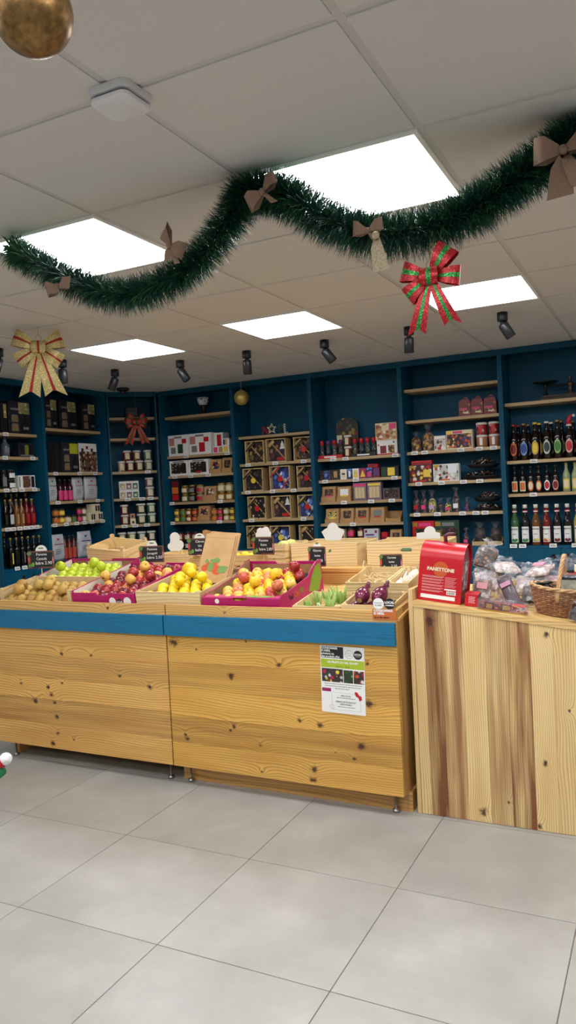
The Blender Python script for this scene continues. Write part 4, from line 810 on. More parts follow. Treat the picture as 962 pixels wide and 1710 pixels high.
# ---- bay L2
b = 'L2'
def gift(bay, s0, s1, k, h, lb, bottle_first=False, pic=P_meadow):
    g = [('picture', .48, .96, .62, .96, pic), ('jar_picture', .14, .44, .36, .54, mat('jar_print', (130, 112, 80), .4)), ('jar_picture', .14, .44, .08, .27, mat('jar_print', (130, 112, 80), .4)), ('jar_lid_print', .17, .41, .54, .58, M_grey), ('jar_lid_print', .17, .41, .27, .31, M_grey), ('logo', .12, .46, .72, .78, M_grey)]
    t = carton(bay, s0, s1, k, h, .09, M_night, lb, g, group='dark gift boxes'); w_ = (s1-s0)
    MB().prism([(.10*w_, h*.06), (.42*w_, h*.06), (.42*w_, h*.34), (.30*w_, h*.44), (.30*w_, h*.58), (.22*w_, h*.58), (.22*w_, h*.44), (.10*w_, h*.34)], -.0040, 0).build('bottle_picture', M_black, t)
    MB().box(.14*w_, .38*w_, -.0045, -.0040, h*.14, h*.22).build('bottle_label_print', M_grey, t)
gift(b, 5.062, 5.21, 0, .265, 'dark gift box on the top board, left of three'); gift(b, 5.237, 5.463, 0, .264, 'dark gift box on the top board, middle of three'); gift(b, 5.529, 5.719, 0, .261, 'dark gift box on the top board, right of three')
carton(b, 5.068, 5.234, 1, .268, .09, M_black, 'plain black gift box beside the yellow-pictured one', [('line_print', .6, .7, .1, .9, M_night)])
gift(b, 5.237, 5.461, 1, .275, 'dark gift box with yellow picture beside the advent box', pic=mat('acid_yellow_print', (186, 190, 50), .5))
t = carton(b, 5.464, 5.712, 1, .272, .05, M_paper, 'beige jam advent box with scattered jar pictures', [('picture', .02, .98, .02, .72, P_photo)])
for q, (u, v) in enumerate(((.2, .78), (.45, .86), (.72, .78), (.15, .58), (.5, .62), (.82, .66), (.2, .4), (.78, .44), (.3, .16), (.55, .14), (.8, .2))): MB().box((u-.5)*.246-.014, (u-.5)*.246+.014, -.0025, -.0005, v*.272-.016, v*.272+.012).build('jar_picture', [M_dark, M_dred, M_lidd][q % 3], t)
M_foilbag = noisy('white_paper_pouch', [(.35, (188, 190, 196)), (.65, (214, 216, 220))], 8, .45, bump=.003)
def wpouch(bay, s0, s1, k, h, lb, seed, dot=M_red, tilt=0.0, dep=.03, d=.09): pouch(bay, s0, s1, k, h, d, M_foilbag, lb, [('emblem', .44, .56, .78, .85, dot), ('word', .16, .84, .62, .642, dot), ('fine_print', .2, .55, .43, .445, M_grey), ('fine_print', .2, .6, .35, .365, M_grey), ('fine_print', .2, .5, .27, .285, M_grey)], seed=seed, group='white paper pouches', tilt=tilt, dep=dep)
wpouch(b, 5.073, 5.200, 2, .222, 'white pouch with green print left of the pink bottles', 1, M_green); wpouch(b, 5.400, 5.545, 2, .215, 'white pouch with red print right of the pink bottles', 2); wpouch(b, 5.555, 5.735, 2, .218, 'widest white pouch with red emblem at the shelf end', 3, dep=.024)
M_rose = mat('rose_glass', (60, 12, 26), .1)
for q, s0 in enumerate((5.206, 5.269, 5.332)): bottle(b, s0, s0+.058, 2, .198, 'oil', M_rose, M_lidd, M_pink, f'{["left", "middle", "right"][q]} pink-labelled bottle between the white pouches', 'rect', (.05, .48), 2.6, dep=.035, group='pink-labelled bottles')
jl = [(5.115, .068, M_orange, 'orange'), (5.187, .068, M_yel, 'yellow'), (5.263, .075, M_cream, 'pale yellow'), (5.345, .055, M_green, 'green'), (5.418, .058, M_pink, 'pink'), (5.482, .052, M_cream, 'cream')]
for q, (s0, w_, l_, nm) in enumerate(jl):
    for z in range(1 if nm in ('pale yellow', 'green') else 2): jar(b, s0, s0+w_, 3, .066, bod[[3, 3, 5, 0, 4, 2][q]], M_lidd, l_, f'small jar with {nm} label on the left wall, {["lower", "upper"][z]}', up=z*.066, group='small mustard jars', lw=2.4)
for s0, s1, up, lb in ((5.545, 5.645, 0, 'beige carton with round window, lower left'), (5.648, 5.748, 0, 'beige carton with two bottle pictures, lower right'), (5.600, 5.716, .0785, 'beige carton with two bottle pictures, on top')): carton(b, s0, s1, 3, .078, .07, M_cream, lb+' beside the small jars', [('bottle_picture', .42, .62, .12, .78, M_dark), ('bottle_picture', .72, .92, .12, .78, M_dark)], up=up, group='beige cartons')
wpouch(b, 5.068, 5.245, -1, .235, 'big white pouch on the base behind the first price sign', 4, dep=.02); wpouch(b, 5.43, 5.62, -1, .240, 'white pouch with blue print on the base', 5, M_blue)
for q, s0 in enumerate((5.252, 5.310, 5.368)): bottle(b, s0, s0+.054, -1, .215, 'oil', mat('tomato_glass', (90, 26, 20), .1), M_lidd, mat('tomato_label', (190, 70, 50), .5), f'{["left", "middle", "right"][q]} red sauce bottle on the base between white pouches', 'rect', (.04, .5), 2.6, dep=.06, group='red sauce bottles')
# ---- bay L1
b = 'L1'
gift(b, 4.64, 4.888, 0, .275, 'dark gift box with bright picture on the leftmost bay top'); carton(b, 4.56, 4.63, 0, .25, .08, M_black, 'black gift box cut by the left picture edge', [('picture', .5, .95, .5, .95, P_meadow)])
carton(b, 4.729, 4.915, 1, .121, .07, M_night, 'small dark box with three little bottle pictures', [('bottle_picture', .12, .3, .1, .8, M_black), ('bottle_picture', .4, .62, .1, .85, mat('olive_print', (120, 120, 40), .5)), ('bottle_picture', .72, .9, .1, .8, M_black), ('foot_print', .12, .9, .08, .16, M_grey)])
bottle(b, 4.58, 4.66, 1, .160, 'syrup', mat('cut_glass', (90, 96, 104), .05), M_lidd, M_grey, 'glass carafe at the left edge beside the small dark box', 'rect', (.2, .5), 1.2)
for q, z in enumerate((0, .082)): jar(b, 4.618, 4.702, 2, .080, bod[1], M_lidd, M_paper, f'white-labelled dark jar, {["lower", "upper"][q]} of the stack beside the picture box', up=z, group='stacked dark jars')
jar(b, 4.545, 4.605, 2, .16, bod[1], M_lidd, M_grey, 'tall dark jar at the left end beside the stacked jars'); carton(b, 4.712, 4.901, 2, .112, .06, M_paper, 'white box with red fruit pictures beside stacked dark jars', [('picture', .26, .72, .06, .94, P_photo), ('panel', .76, .95, .08, .92, M_dark), ('stripe', .04, .1, .1, .9, M_grey)])
M_amber = mat('amber_juice', (120, 80, 34), .1); M_redj = mat('red_juice', (112, 18, 24), .1); M_silver = mat('silver_label', (190, 192, 190), .4)
vb = [(4.545, .050, .235, M_glass_dark, M_dark, 'dark', .02), (4.600, .058, .235, M_glass_dark, M_silver, 'silver-labelled', .02), (4.664, .052, .235, M_amber, M_kraft, 'amber', .02), (4.72, .052, .235, M_amber, M_kraft, 'second amber', .02), (4.778, .056, .235, M_redj, M_red, 'red', .02), (4.838, .060, .235, M_redj, M_red, 'second red', .02),
      (4.63, .050, .285, M_glass_dark, M_dark, 'tall dark rear', .10), (4.69, .050, .283, M_amber, M_kraft, 'tall amber rear', .10), (4.75, .050, .283, M_glass_dark, M_dark, 'second tall dark rear', .10), (4.85, .056, .285, M_redj, M_red, 'tall red rear', .10)]
for q, (s0, w_, h, g, l_, nm, dp) in enumerate(vb): bottle(b, s0, s0+w_, 3, h, 'wine', g, M_lidg, l_, f'{nm} bottle on the leftmost bay above the base', 'rect', (.12, .46), 1.0 if l_ is not M_silver else 1.7, dep=dp, group='vinegar and juice bottles', cap_h=.12)
for q in range(6):
    s0 = 4.53+q*.064; bottle(b, s0, s0+.054, -1, .25, 'wine', M_glass_dark, M_lidg, [M_yel, M_dark, M_grey, M_grey, M_dark, M_dark][q], f'dark gold-capped bottle on the leftmost base, {ORD[q]} of the front row', 'rect', (.14, .5), .5, dep=-.03, group='dark gold-capped bottles', cap_h=.10)
    if q in (0, 2, 3): bottle(b, s0+.02, s0+.074, -1, .29, 'wine', M_glass_dark, M_lidg, M_dark, f'taller dark bottle behind the {ORD[q]} gold-capped bottle', 'rect', (.14, .5), .5, dep=.06, group='dark gold-capped bottles', cap_h=.10)
# ---- corner bay
b = 'c'
tubc = [(150, 50, 40), (140, 84, 50), (140, 76, 50), (120, 146, 120), (200, 186, 150), (140, 150, 50), (90, 110, 130), (110, 90, 60), (150, 100, 130), (80, 84, 50), (60, 130, 110)]
tubm = [pieces(f'sugar_pearls_{q}', [c_, tuple(int(v*.7) for v in c_), tuple(min(255, int(v*1.25)) for v in c_)], 90, .35, tuple(int(v*.85) for v in c_), 0) for q, c_ in enumerate(tubc)]
M_tubl = mat('tub_label', (226, 216, 186), .6)
def tub(s0, s1, k, h, c_, lb, up=0.0): jar(b, s0, s1, k, h, tubm[c_], M_lidw, M_tubl, lb, up=up, style='tub', lw=1.15, group='cream-labelled tubs', name='tub', cat='tub')
for q, (s0, s1, c_) in enumerate(((.084, .160, 4), (.166, .248, 0), (.255, .337, 1), (.344, .427, 3))): tub(s0, s1, 2, .105, c_, f'white-lidded tub, {ORD[q]} of the lower row under the glitter bow')
for q, (s0, s1, c_) in enumerate(((.140, .222, 0), (.235, .317, 1), (.340, .422, 3))): tub(s0, s1, 2, .100, c_, f'white-lidded tub, {ORD[q]} of the upper row under the glitter bow', .105)
for q, up in enumerate((0, .085)):
    carton(b, .084, .274, 3, .083, .07, M_paper, f'white tray pack of three little jars, {["lower", "upper"][q]}', [('jar_picture', .05+.32*i, .31+.32*i, .06, .74, tubm[[4, 8, 10][i]]) for i in range(3)] + [('jar_label', .12+.32*i, .24+.32*i, .2, .5, M_tubl) for i in range(3)], up=up, dep=.02, group='white three-jar packs')
tub(.340, .432, 3, .104, 8, 'violet tub with white lid, lower, beside the white jar packs'); tub(.340, .428, 3, .090, 8, 'violet tub with white lid, upper, beside the white jar packs', .104)
tub(.086, .168, 4, .100, 0, 'red tub beside the cube boxes, lower'); tub(.086, .166, 4, .098, 0, 'red tub beside the cube boxes, upper', .100)
carton(b, .174, .228, 4, .058, .05, M_cream, 'little cream cube box with dark dot, lower', [('dot', .3, .7, .2, .6, M_dark)]); carton(b, .174, .222, 4, .048, .05, M_kraft, 'little brown cube box with dark dot, upper', [('dot', .3, .7, .2, .7, M_dark)], up=.0585)
tub(.240, .338, 4, .102, 9, 'olive tub beside the mint one, lower'); tub(.240, .336, 4, .100, 9, 'olive tub beside the mint one, upper', .102); tub(.346, .436, 4, .102, 10, 'mint tub at the bay end, lower'); tub(.346, .434, 4, .100, 10, 'mint tub at the bay end, upper', .102)
for q in range(4):
    s0 = .045+q*.096
    for z in range(2): tub(s0, s0+.088, -1, .098, [7, 5, 6, 9][q], f'{["brown", "mustard", "blue-grey", "green"][q]} tub on the corner base, {["lower", "upper"][z]}', z*.098)
loc, rz, w_ = spot('c', .19, .31, 0, .06); t = thing('gift_case', 'small black case on the topmost corner board above the bow', 'case', loc, rz); MB().cbox(-.058, .058, 0, .09, 0, .105, .004).build('case_body', M_black, t); MB().box(-.03, .03, -.001, 0, .03, .06).build('emblem', M_night, t)
# ------------------------------------------------------------------ produce on the sloping counter
SM = Matrix.Translation((0, S0Y, S0Z)) @ Matrix.Rotation(SL, 4, 'X')
def slope(x, s, h=0.0): return SM @ Vector((x, s, h))
M_crate = wood('poplar_crate', (232, 210, 160), (214, 184, 128), (168, 130, 80), 'x', [], rings=60, warp=3.2, rough=.6)
M_crate2 = wood('poplar_crate_depth', (228, 204, 152), (210, 178, 122), (168, 130, 80), 'y', [], rings=60, warp=3.2, rough=.6)
M_magenta = mat('magenta_card', (176, 16, 96), .4); M_pinkedge = mat('pink_card_edge', (216, 130, 150), .6); M_whitecard = mat('white_card', (228, 218, 196), .6); M_pathw = mat('leaf_green_print', (120, 160, 50), .5)
def wood_crate(label, x0, x1, s0, s1, h, loc_fn=slope, rot=(SL, 0, 0), slats=2, base=True, front_h=None, group='wooden crates', posts=.022, extra_post=0.0):
    cx, cy = (x0+x1)/2, (s0+s1)/2
    t = thing('wooden_crate', label, 'crate', loc_fn(cx, cy, .0006), rot, group); X, Y = (x1-x0)/2, (s1-s0)/2; th = .006
    if base:
        nb = 4
        for q in range(nb): MB().box(-X+th, X-th, -Y+2*Y*q/nb+.004, -Y+2*Y*(q+1)/nb-.004, .001, .007).build('bottom_slat', M_crate, t, tone=R.uniform(-.6, .6), heart=0.)
    for sx in (-1, 1):
        for sy in (-1, 1): MB().prism([(sx*(X-th), sy*(Y-th)), (sx*(X-th-posts), sy*(Y-th)), (sx*(X-th), sy*(Y-th-posts))], .007, h+extra_post, 'z').build('corner_post', M_crate2, t, tone=R.uniform(-.4, .4), heart=0.)
    def side(z0, z1, tn):
        g = (z1-z0)
        for sy in (-1, 1):
            if sy == -1 and front_h is not None and z1 > front_h+.001: continue
            y0, y1 = (-Y, -Y+th-.0003) if sy < 0 else (Y-th+.0003, Y)
            MB().box(-X, X, y0, y1, z0, z1).build('side_slat', M_crate, t, tone=R.uniform(-.5, .5), heart=.1)
        for sx in (-1, 1):
            a0, a1 = (-X, -X+th-.0003) if sx < 0 else (X-th+.0003, X)
            MB().box(a0, a1, -Y+th, Y-th, z0, z1).build('end_slat', M_crate2, t, tone=R.uniform(-.5, .5), heart=.1)
    for q in range(slats):
        z0 = .002+(h-.004)*q/slats; side(z0+(.003 if q else 0), .002+(h-.004)*(q+1)/slats-.002, 0)
    return t
def card_crate(label, x0, x1, s0, s1, h, front=.06, notch=True, rdip=False, rise=0.0, tray=.027):
    cx, cy = (x0+x1)/2, (s0+s1)/2; t = thing('fruit_carton', label, 'fruit carton', slope(cx, cy, .0006), (SL, 0, 0), 'magenta fruit cartons'); X, Y = (x1-x0)/2, (s1-s0)/2; th = .005
    MB().box(-X+th, X-th, -Y+th, Y-th, 0, .005).build('carton_floor', M_kraftin, t)
    fp = [(-X, 0), (X, 0), (X, front), (X*.2, front), (X*.17, front-.012), (-X*.17, front-.012), (-X*.2, front), (-X, front)]
    MB().prism(fp, -Y, -Y+th, 'y').build('front_wall', M_magenta, t)
    MB().box(-X+.0002, X-.0002, -Y+th, -Y+th+.045, front-.004, front).build('front_lip', M_magenta, t) if False else None
    MB().prism([(-X, 0), (X, 0), (X, h), (X*.25, h), (X*.2, h-.014), (-X*.2, h-.014), (-X*.25, h), (-X, h)], Y-th, Y, 'y').build('back_wall', M_magenta, t)
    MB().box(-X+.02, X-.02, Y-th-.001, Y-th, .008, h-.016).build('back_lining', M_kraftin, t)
    if not rdip: MB().box(-X*.5, X*.5, Y-th-.002, Y-th-.001, h*.45, h-.018).build('white_panel', M_whitecard, t)
    MB().prism([(-Y+.008, .0055), (Y-.009, .0055), (Y-.009, tray+rise), (-Y+.008, tray)], -X+.008, X-.008, 'x').build('pulp_tray', mat('violet_pulp_tray', (70, 50, 78), .8), t)
    for sx in (-1, 1):
        a0, a1 = (-X, -X+th) if sx < 0 else (X-th, X)
        pr = [(-Y+th, 0), (Y-th, 0), (Y-th, h+.012), (Y-.06, h+.012), (Y-.12, h-.01), (Y-.16, front+.02), (-Y+.14, front+.012), (-Y+.10, front+.01), (-Y+.03, front+.012), (-Y+th, front)] if rdip else [(-Y+th, 0), (Y-th, 0), (Y-th, h), (-Y+th, front+.01)]
        MB().prism(pr, a0, a1, 'x').build('side_wall', M_magenta, t)
        lin_ = [(y*.97, max(.006, z-.003)) for y, z in pr]
        b0, b1 = (a1, a1+.0015) if sx < 0 else (a0-.0015, a0)
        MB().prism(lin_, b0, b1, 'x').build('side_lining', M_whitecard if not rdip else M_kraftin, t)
    return t, X, Y
# flavours of fruit
def fruit_mat(name, base, blush, amt, scale=6, rough=.28, speck=None):
    m, k, b_ = setup(name, rough); tc = k.new('ShaderNodeTexCoord'); oi = k.new('ShaderNodeObjectInfo')
    off = k.comb(k.math('MULTIPLY', oi.outputs['Random'], 31.0), k.math('MULTIPLY', oi.outputs['Random'], 17.0), 0.0)
    av = k.new('ShaderNodeVectorMath', operation='ADD'); k.link(tc.outputs['Object'], av.inputs[0]); k.link(off, av.inputs[1])
    n = k.noise(av.outputs[0], scale*3, 3, .6); f = k.math('ADD', n, k.math('MULTIPLY_ADD', oi.outputs['Random'], .35, amt-.175), clamp=True)
    c = k.mix(k.ramp(f, [(.42, (0, 0, 0, 1)), (.68, (1, 1, 1, 1))]), lin(base), lin(blush))
    if speck:
        v = k.noise(av.outputs[0], 160, 1); c = k.mix(k.ramp(v, [(.6, (0, 0, 0, 1)), (.66, (.6, .6, .6, 1))]), c, lin(speck))
    k.link(c, b_.inputs['Base Color']); return m
F_russ = fruit_mat('russet_skin', (204, 170, 80), (170, 122, 56), .05, 5, .5, (150, 110, 60)); F_green = fruit_mat('green_apple_skin', (190, 208, 40), (206, 214, 70), 0, 5, .25)
F_red = fruit_mat('red_apple_skin', (150, 18, 34), (196, 66, 56), -.10, 6, .22, (220, 150, 120)); F_dred = fruit_mat('dark_red_apple_skin', (92, 8, 30), (140, 24, 44), -.02, 6, .2, (200, 140, 120)); F_pale = fruit_mat('pale_gold_apple_skin', (230, 186, 84), (216, 116, 64), -.08, 5, .25)
F_yel = fruit_mat('yellow_apple_skin', (236, 200, 40), (226, 170, 70), -.1, 5, .25); F_lem = fruit_mat('lemon_skin', (242, 212, 24), (234, 194, 20), 0, 8, .35); F_pinky = fruit_mat('rosy_apple_skin', (192, 58, 48), (226, 150, 80), .0, 6, .25, (240, 200, 150))
M_stem = mat('apple_stem', (84, 60, 34), .8); M_calyx = mat('apple_calyx', (60, 46, 30), .9)
def apple_me(m, sq=1.0):
    prof = [(0, -.36), (.10, -.42), (.22, -.455), (.36, -.40), (.455, -.25), (.5, -.02), (.485, .16), (.40, .33), (.27, .425), (.15, .42), (.07, .36), (0, .29)]
    return cached(('apple', m.name, sq), lambda: MB().lathe([(r, z*sq*.94) for r, z in prof], 16, cap=False).mesh('flesh', m))
stem_me = MB().tube([(0, 0, .28), (.02, 0, .42), (.05, .01, .52)], [.018, .014, .02], 6).mesh('stem', M_stem); calyx_me = MB().lathe([(.0, -.345), (.06, -.37), (.075, -.405), (.05, -.395)], 7, cap=False).mesh('calyx', M_calyx)
def fruit(name, label, group, p, d, m, rot, kind='apple', cat=None):
    t = thing(name, label, cat or kind, p, rot, group); t.scale = (d, d, d)
    if kind == 'apple': obj('flesh', apple_me(m), t); obj('stem', stem_me, t); obj('calyx', calyx_me, t)
    else: obj('rind', cached(('lemon', m.name), lambda: MB().lathe([(0, -.60), (.06, -.585), (.12, -.53), (.26, -.44), (.42, -.24), (.48, 0), (.42, .24), (.26, .44), (.12, .53), (.07, .565), (0, .57)], 16, cap=False).mesh('rind', m)), t); obj('navel', cached('navel', lambda: MB().lathe([(0, .555), (.045, .562), (.03, .59), (0, .6)], 7, cap=False).mesh('navel', M_calyx)), t)
    return t
def heap(x0, x1, s0, s1, d, h0, pick, layers=2, seed=1, keep2=.7, front_bias=0.0, rise=0.0):
    r = random.Random(seed); out = []; dx = d*1.02; dy = d*.89
    nx = int((x1-x0-d)/dx)+1; ny = int((s1-s0-d)/dy)+1
    for L in range(layers):
        for j in range(ny-L):
            for i in range(nx-(1 if (j+L) % 2 else 0)):
                x = x0+d/2+(x1-x0-d-(nx-1)*dx)/2+dx*i+(dx/2 if (j+L) % 2 else 0); s = s0+d/2+dy*j+L*dy*.3333
                if x > x1-d/2+.002 or s > s1-d/2+.002: continue
                if L and (r.random() > keep2 or j < front_bias): continue
                out.append((slope(x, s, h0+d*.52+L*d*.82+rise*(s-s0)/(s1-s0)), r))
    for q, (p, _) in enumerate(out): pick(q, p, r)
    return len(out)
def rr(r, tilt=.9): return (r.uniform(-tilt, tilt), r.uniform(-tilt, tilt), r.uniform(0, 2*PI))
# russet apples at the front left
t = wood_crate('wooden crate of russet apples at the front left corner', -3.400, -2.872, .022, .315, .126, front_h=.07)
MB().prism([(-.138, .0075), (.138, .0075), (.138, .062), (-.138, .012)], -.255, .255, 'x').build('pulp_tray', mat('violet_pulp_tray', (70, 50, 78), .8), t)
heap(-3.386, -2.886, .030, .307, .064, .016, lambda q, p, r: fruit('russet_apple', 'russet yellow-brown apple in the front left crate', 'russet apples', p, .0635, F_russ, rr(r, 1.2)), 2, 3, .30, 0, .046)
# green apples behind them
t, X, Y = card_crate('magenta carton of green apples behind the russet apples', -3.400, -2.872, .335, .640, .150, .112, rise=.05, tray=.045)
heap(-3.386, -2.886, .347, .628, .062, .047, lambda q, p, r: fruit('green_apple', 'yellow-green apple in the carton behind the russet apples', 'green apples', p, .0615, F_green, rr(r)), 2, 5, .18, 0, .05)
MB().prism([(-X+.02, .03), (-X+.05, .03), (-X+.05, .07), (-X+.02, .07)], Y-.008, Y-.0068).build('leaf_print', M_pathw, t)
# red apples
t, X, Y = card_crate('magenta carton of dark red apples in the front row', -2.862, -2.446, .022, .545, .145, .112, rise=.045, tray=.048)
RA = [F_red, F_dred, F_pale, F_red, F_pinky, F_dred, F_red]; RN = ['red', 'dark red', 'pale gold', 'red', 'rosy', 'dark red', 'red']
def pick_red(q, p, r):
    i = r.randrange(7); fruit('red_apple', f'{RN[i]} apple in the second magenta carton from the left', f'{RN[i]} apples in the front carton', p, .0595, RA[i], rr(r))
heap(-2.848, -2.460, .036, .530, .060, .050, pick_red, 2, 8, .14, 1, .040)
mb = MB(); disc(mb, X*.30, .07, .021, -Y-.0012); mb.build('white_disc', M_paper, t); mb = MB(); disc(mb, X*.52, .066, .019, -Y-.0012); mb.build('black_disc', M_dark, t); mb = MB(); disc(mb, X*.76, .070, .024, -Y-.0014); mb.build('white_disc', M_paper, t)
text(t, 'LOCAL', .013, M_paper, (X*.52, -Y-.0016, .068), bold=.0004)
# lemons
t = wood_crate('pale slatted crate of lemons in the front row', -2.438, -2.052, .022, .500, .128, slats=1)
MB().prism([(-.225, .0075), (.225, .0075), (.225, .094), (-.225, .050)], -.18, .18, 'x').build('pulp_tray', mat('violet_pulp_tray', (70, 50, 78), .8), t)
heap(-2.428, -2.062, .032, .490, .066, .053, lambda q, p, r: fruit('lemon', 'smooth yellow lemon in the pale crate', 'lemons', p, .0575, F_lem, (PI/2+r.uniform(-.12, .12), r.uniform(-.1, .1), r.uniform(-.5, .5)), 'lemon') if not (p.y > 3.36 and p.x > -2.27) and not (p.y > 3.42 and p.x < -2.30) else None, 2, 11, .30, 0, .04)
fruit('large_citron', 'large oblong yellow citron at the left rear of the lemon crate', None, slope(-2.36, .41, .090+.048), .090, F_lem, (PI/2-.2, .2, .9), 'lemon', 'citron')
# bicolour apples in the big magenta carton
t, X, Y = card_crate('magenta carton of mixed red and yellow apples with printed side', -2.040, -1.618, .022, .520, .158, .100, rdip=True, rise=.05, tray=.043)
BA = [(F_pale, 'pale gold'), (F_yel, 'yellow'), (F_red, 'red'), (F_pinky, 'rosy'), (F_pale, 'pale gold'), (F_yel, 'yellow')]
def pick_b(q, p, r):
    m_, nm = BA[r.randrange(6)]; fruit('mixed_apple', f'{nm} apple in the big printed magenta carton', f'{nm} apples in the printed carton', p, .058, m_, rr(r))
heap(-2.026, -1.632, .036, .506, .0585, .045, pick_b, 2, 21, .12, 1, .05)
TX = (PI/2, 0, PI/2)
text(t, 'Val', .036, M_dark, (X+.0012, -Y+.12, .074), TX, bold=.0008); text(t, 'Qui', .036, M_orange, (X+.0012, -Y+.182, .076), TX, bold=.0012); text(t, 'Rit', .036, M_pathw, (X+.0012, -Y+.238, .078), TX, bold=.0008)
mb = MB(); mb.prism([(Y-.18, .045), (Y-.06, .02), (Y-.01, .08), (Y-.02, .155), (Y-.08, .15), (Y-.13, .11)], X, X+.001, 'x'); mb.build('leaf_print', M_pathw, t)
mb = MB(); disc(mb, -X*.6, .084, .012, -Y-.0012); mb.build('round_sticker', M_paper, t)
MB().box(-X*.96, X*.96, -Y+.006, -Y+.05, .100, .102).build('folded_lip', M_magenta, t); mb = MB(); mb.M = None
MB().lathe([(0, 0), (1, 0), (1, .0008), (0, .0008)], 20, (X*.42, -Y+.03, .1022), sx=.085, sy=.017).build('green_print', M_pathw, t)
# spring onion, red onion, carrot and garlic crates
wood_crate('low crate of cut spring onions at the counter front', -1.555, -1.322, .022, .260, .074, slats=1); wood_crate('low crate of long red onions beside the orange card', -1.314, -1.076, .022, .235, .086, slats=1)
carrot_crate = wood_crate('crate of carrots and straw behind the red onions', -1.385, -1.185, .262, .560, .120, slats=1); wood_crate('crate of white garlic beside the carrot crate', -1.178, -1.076, .262, .560, .120, slats=1)
M_leek = noisy('leek_green', [(.3, (96, 138, 50)), (.7, (168, 190, 96))], 30, .5, stretch=(1, 1, .3)); M_leekw = mat('leek_white', (228, 228, 200), .5)
def sprout(name, label, group, p, n, L, seed, cat='vegetable'):
    r = random.Random(seed); t = thing(name, label, cat, p, (0, 0, 0), group); mb = MB()
    for q in range(n):
        a = r.uniform(0, 2*PI); tl = r.uniform(.05, .5); x, y = math.cos(a)*tl, math.sin(a)*tl; l = L*r.uniform(.6, 1)
        b0 = (math.cos(a)*.006, math.sin(a)*.006, .012); mb.tube([b0, (b0[0]+x*l*.4, b0[1]+y*l*.4, .012+l*.5), (b0[0]+x*l, b0[1]+y*l, .012+l)], [.0045, .0062, .003], 6)
    mb.build('leaves', M_leek, t); MB().lathe([(0, 0), (.010, .002), (.014, .012), (.011, .03), (.008, .036)], 10).build('bulb', M_leekw, t)
for q, (x, s, n, L) in enumerate(((-1.53, .05, 6, .05), (-1.53, .13, 5, .045), (-1.515, .09, 8, .07), (-1.49, .16, 9, .085), (-1.46, .20, 8, .08), (-1.40, .10, 14, .10), (-1.375, .16, 13, .11), (-1.43, .06, 8, .06), (-1.372, .05, 11, .085), (-1.375, .215, 8, .07))): sprout('spring_onion', f'{["short", "leafy", "tall"][0 if L < .06 else (1 if L < .09 else 2)]} green spring onion tuft in the low front crate', 'spring onions', slope(x, s, .0085), max(4, n*2//3), L, 60+q)
M_ronion = noisy('red_onion_skin', [(.3, (74, 18, 44)), (.7, (124, 40, 70))], 14, .2, stretch=(6, 1, 1))
def long_onion(p, rot, lb, sc=1.0):
    t = thing('red_onion', lb, 'onion', p, rot, 'long red onions'); t.scale = (sc, sc, sc)
    MB().lathe([(0, -.062), (.008, -.06), (.024, -.05), (.034, -.028), (.035, -.005), (.028, .022), (.018, .045), (.012, .062), (.014, .078), (.008, .09), (0, .092)], 14, cap=False).build('bulb', M_ronion, t); MB().tube([(0, 0, .085), (.004, .004, .105), (.012, .002, .12)], [.008, .010, .004], 6).build('neck', M_ronion, t); MB().lathe([(.012, -.066), (.006, -.058)], 8).build('root', M_kraftin, t)
for q, (x, s, h, a, bz) in enumerate(((-1.270, .120, .041, 1.50, PI+.04), (-1.196, .115, .041, 1.48, PI-.04), (-1.124, .120, .041, 1.5, PI+.02), (-1.236, .105, .108, 1.25, PI+.06), (-1.156, .110, .108, 1.2, PI-.06))): long_onion(slope(x, s, h), (a, 0, bz), f'long glossy red onion, {ORD[q]} of the small heap by the orange card', .98)
M_carrot = mat('carrot_skin', (206, 120, 60), .5); M_straw = noisy('straw', [(.3, (214, 186, 130)), (.7, (232, 212, 164))], 20, .7); M_garlic = noisy('garlic_skin', [(.3, (222, 214, 196)), (.6, (236, 230, 216)), (.75, (206, 180, 180))], 30, .5, stretch=(1, 1, .2)); M_gtwig = mat('garlic_stalk', (214, 196, 150), .7)
for q in range(8):
    x = -1.380+(q % 4)*.042; s = .336+(q//4)*.132
    t = thing('carrot', 'short orange carrot among straw behind the onions', 'carrot', slope(x+.03, s, .026), (PI/2, 0, R.uniform(-.06, .06)), 'carrots in straw'); MB().lathe([(0, -.06), (.004, -.05), (.013, .02), (.015, .045), (.008, .052), (0, .052)], 10, cap=False).build('root', M_carrot, t); MB().tube([(0, 0, .05), (.006, 0, .075), (.012, .004, .095)], [.005, .003, .002], 5).build('stalk', M_gtwig, t)
mb = MB(); r_ = random.Random(5)
for q in range(150):
    x, s, h = r_.uniform(-1.372, -1.20), r_.uniform(.275, .545), r_.uniform(.05, .085); a = r_.uniform(0, PI); l = r_.uniform(.02, .045)
    p = [slope(x-math.cos(a)*l, s-math.sin(a)*l*.6, h), slope(x, s, h+.012), slope(x+math.cos(a)*l, s+math.sin(a)*l*.6, h+r_.uniform(-.01, .02))]; mb.tube(p, .0016, 4, smooth=False)
o = mb.build('straw', M_straw); tag(o, 'loose pale straw strands over the carrots', 'straw'); o['kind'] = 'stuff'
o = attach(MB().tube([slope(-1.382, .50, .078), slope(-1.384, .50, .12), slope(-1.384, .53, .155), slope(-1.382, .56, .12), slope(-1.382, .56, .078)], .003, 6).build('twine_handle', M_gtwig), carrot_crate)
